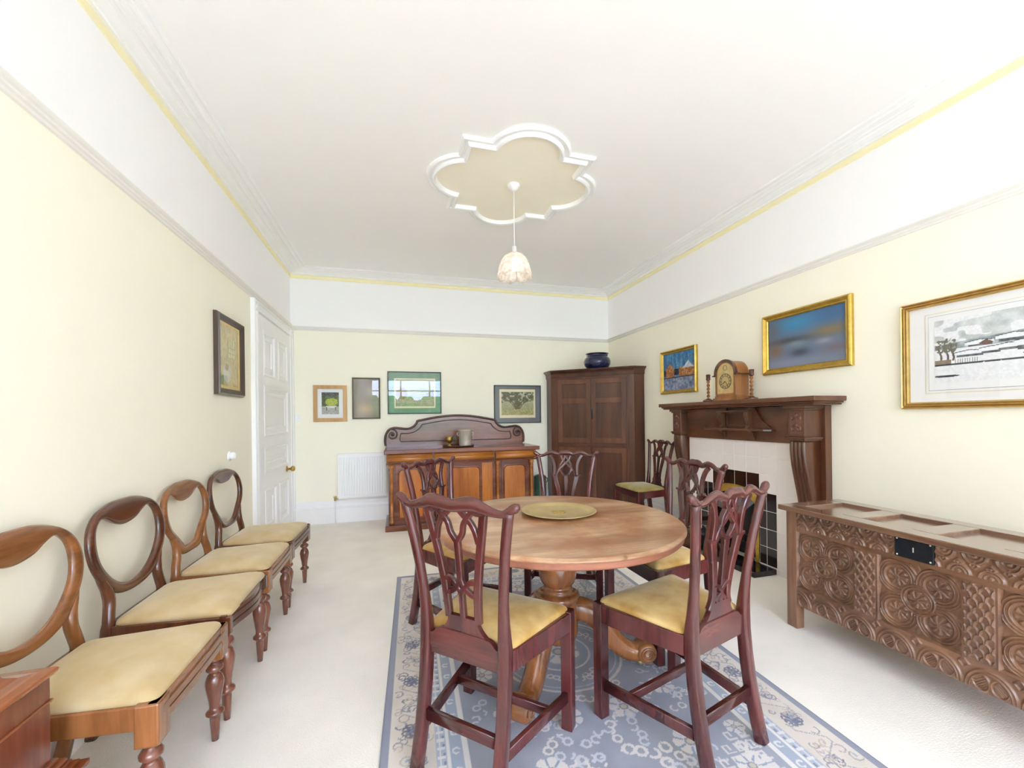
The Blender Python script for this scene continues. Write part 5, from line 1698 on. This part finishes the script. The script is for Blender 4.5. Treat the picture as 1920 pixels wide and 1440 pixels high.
def p_snow(u, v, X, Z):
    img = np.zeros(u.shape + (3,)); img[:] = (236, 237, 240)
    sky = (v > .55) & (vnoise(X, Z * 2.2, .05, 1) > .42)
    img[sky] = lerp((182, 188, 190), (224, 228, 228), vnoise(X, Z, .03, 2))[sky]
    hl = (v > .52) & (v < .60 + .14 * u); img[hl] = lerp((128, 140, 144), (190, 198, 200), vnoise(X, Z, .02, 3))[hl]
    for x0, x1, zb_, zt_ in ((.16, .34, .38, .46), (.33, .45, .40, .48), (.44, .56, .42, .50), (.24, .40, .52, .60), (.44, .62, .54, .64), (.55, .74, .40, .54), (.70, .98, .44, .58), (.60, .95, .28, .38)):
        body = (u > x0) & (u < x1) & (v > zb_) & (v < (zb_ + zt_) / 2); img[body] = lerp((70, 74, 78), (128, 132, 134), vnoise(X, Z, .01, 4))[body]
        roof = (u > x0 - .02) & (u < x1 + .01) & (v >= (zb_ + zt_) / 2 - .01) & (v < zt_ + .02 - .25 * np.abs(u - (x0 + x1) / 2)); img[roof] = (238, 240, 244)
        edge = np.abs(v - (zt_ + .02 - .25 * np.abs(u - (x0 + x1) / 2))) < .006; img[edge & (u > x0 - .02) & (u < x1)] = (80, 84, 90)
    img[(np.abs(u - .36) < .05 - 1.0 * np.abs(v - .56)) & (v > .52) & (v < .62)] = (110, 84, 80)
    for cx in (.04, .09, .13):
        tr = (np.abs(u - cx - .01 * np.sin(v * 20)) < .008) & (v > .34) & (v < .60); img[tr] = (104, 92, 76)
        fl = (np.hypot((u - cx) / .035, (v - .58) / .12) < 1) & (vnoise(X, Z, .008, int(cx * 99)) > .5); img[fl] = (118, 116, 100)
    wl = (v > .27) & (v < .36) & (u < .12); img[wl] = (146, 130, 112)
    wall_ = (np.abs(v - .28) < .012) & (vnoise(X, Z * .1, .02, 8) > .3); img[wall_] = (70, 74, 80)
    fence_ = (v > .28) & (v < .36) & (u > .15) & (u < .33) & ((u * 60) % 1 < .22); img[fence_] = (90, 84, 80)
    img[np.hypot((u - .08) / .10, (v - .10) / .018) < 1] = (70, 74, 80)
    return noisy(img, X, Z, .008, 7, 9)

picture('small light-oak-framed picture of a garden bench, nearest the door', 'picture', 'back', -.737, 1.146, .352, .412, .042, .016, 'fr_oak',
        [('mount', .038, 'matw'), ('image', (.086, .086, .085, .080), p_garden, 90)])
picture('small blurred brownish picture in a thin bronze frame on the back wall', 'picture', 'back', -.352, 1.173, .306, .476, .016, .018, 'fr_taupe', [('image', .014, p_blur, 60)])
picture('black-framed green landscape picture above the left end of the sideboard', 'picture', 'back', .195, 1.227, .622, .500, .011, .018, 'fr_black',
        [('mount', .009, 'matrefl'), ('mount_line', (.075, .070, .068, .078), 'matline'), ('image', (.090, .085, .090, .093), p_land, 130)])
picture('black-framed tree picture with a grey mount, beside the corner cabinet', 'picture', 'back', 1.470, 1.098, .618, .480, .011, .018, 'fr_black',
        [('mount', .009, 'matg'), ('mount_line', (.070, .075, .066, .052), 'matline'), ('image', (.095, .098, .102, .085), p_oak, 130)])
picture('dark-framed yellowed sketch hanging on the left wall before the door', 'picture', 'left', 3.283, 1.343, .465, .540, .046, .034, 'fr_dark', [('image', .050, p_sketch, 90)], slip=('giltline', .022), prof='scoop')
picture('small gilt-framed snowy village painting left of the clock', 'picture', 'right', 3.588, 1.397, .552, .452, .036, .030, 'gold2', [('image', .034, p_village, 110)], glass=False, prof='scoop')
picture('gilt-framed blurred blue landscape above the mantelpiece', 'picture', 'right', 2.243, 1.472, .655, .452, .044, .032, 'gold2', [('image', .042, p_dusk, 70)], glass=False, prof='scoop')
picture('large gilt-framed snow scene with a wide white mount above the carved chest', 'picture', 'right', 1.232, 1.190, .850, .580, .036, .030, 'gold',
        [('mount', .034, 'matw'), ('inner_mount', (.105, .105, .080, .075), 'matline'), ('inner_mount', (.109, .109, .084, .079), 'matw'), ('inner_mount', (.122, .122, .096, .092), 'matg'), ('inner_mount', (.1235, .1235, .0975, .0935), 'matw'),
         ('image', (.150, .150, .135, .120), p_snow, 260)], prof='reeded')
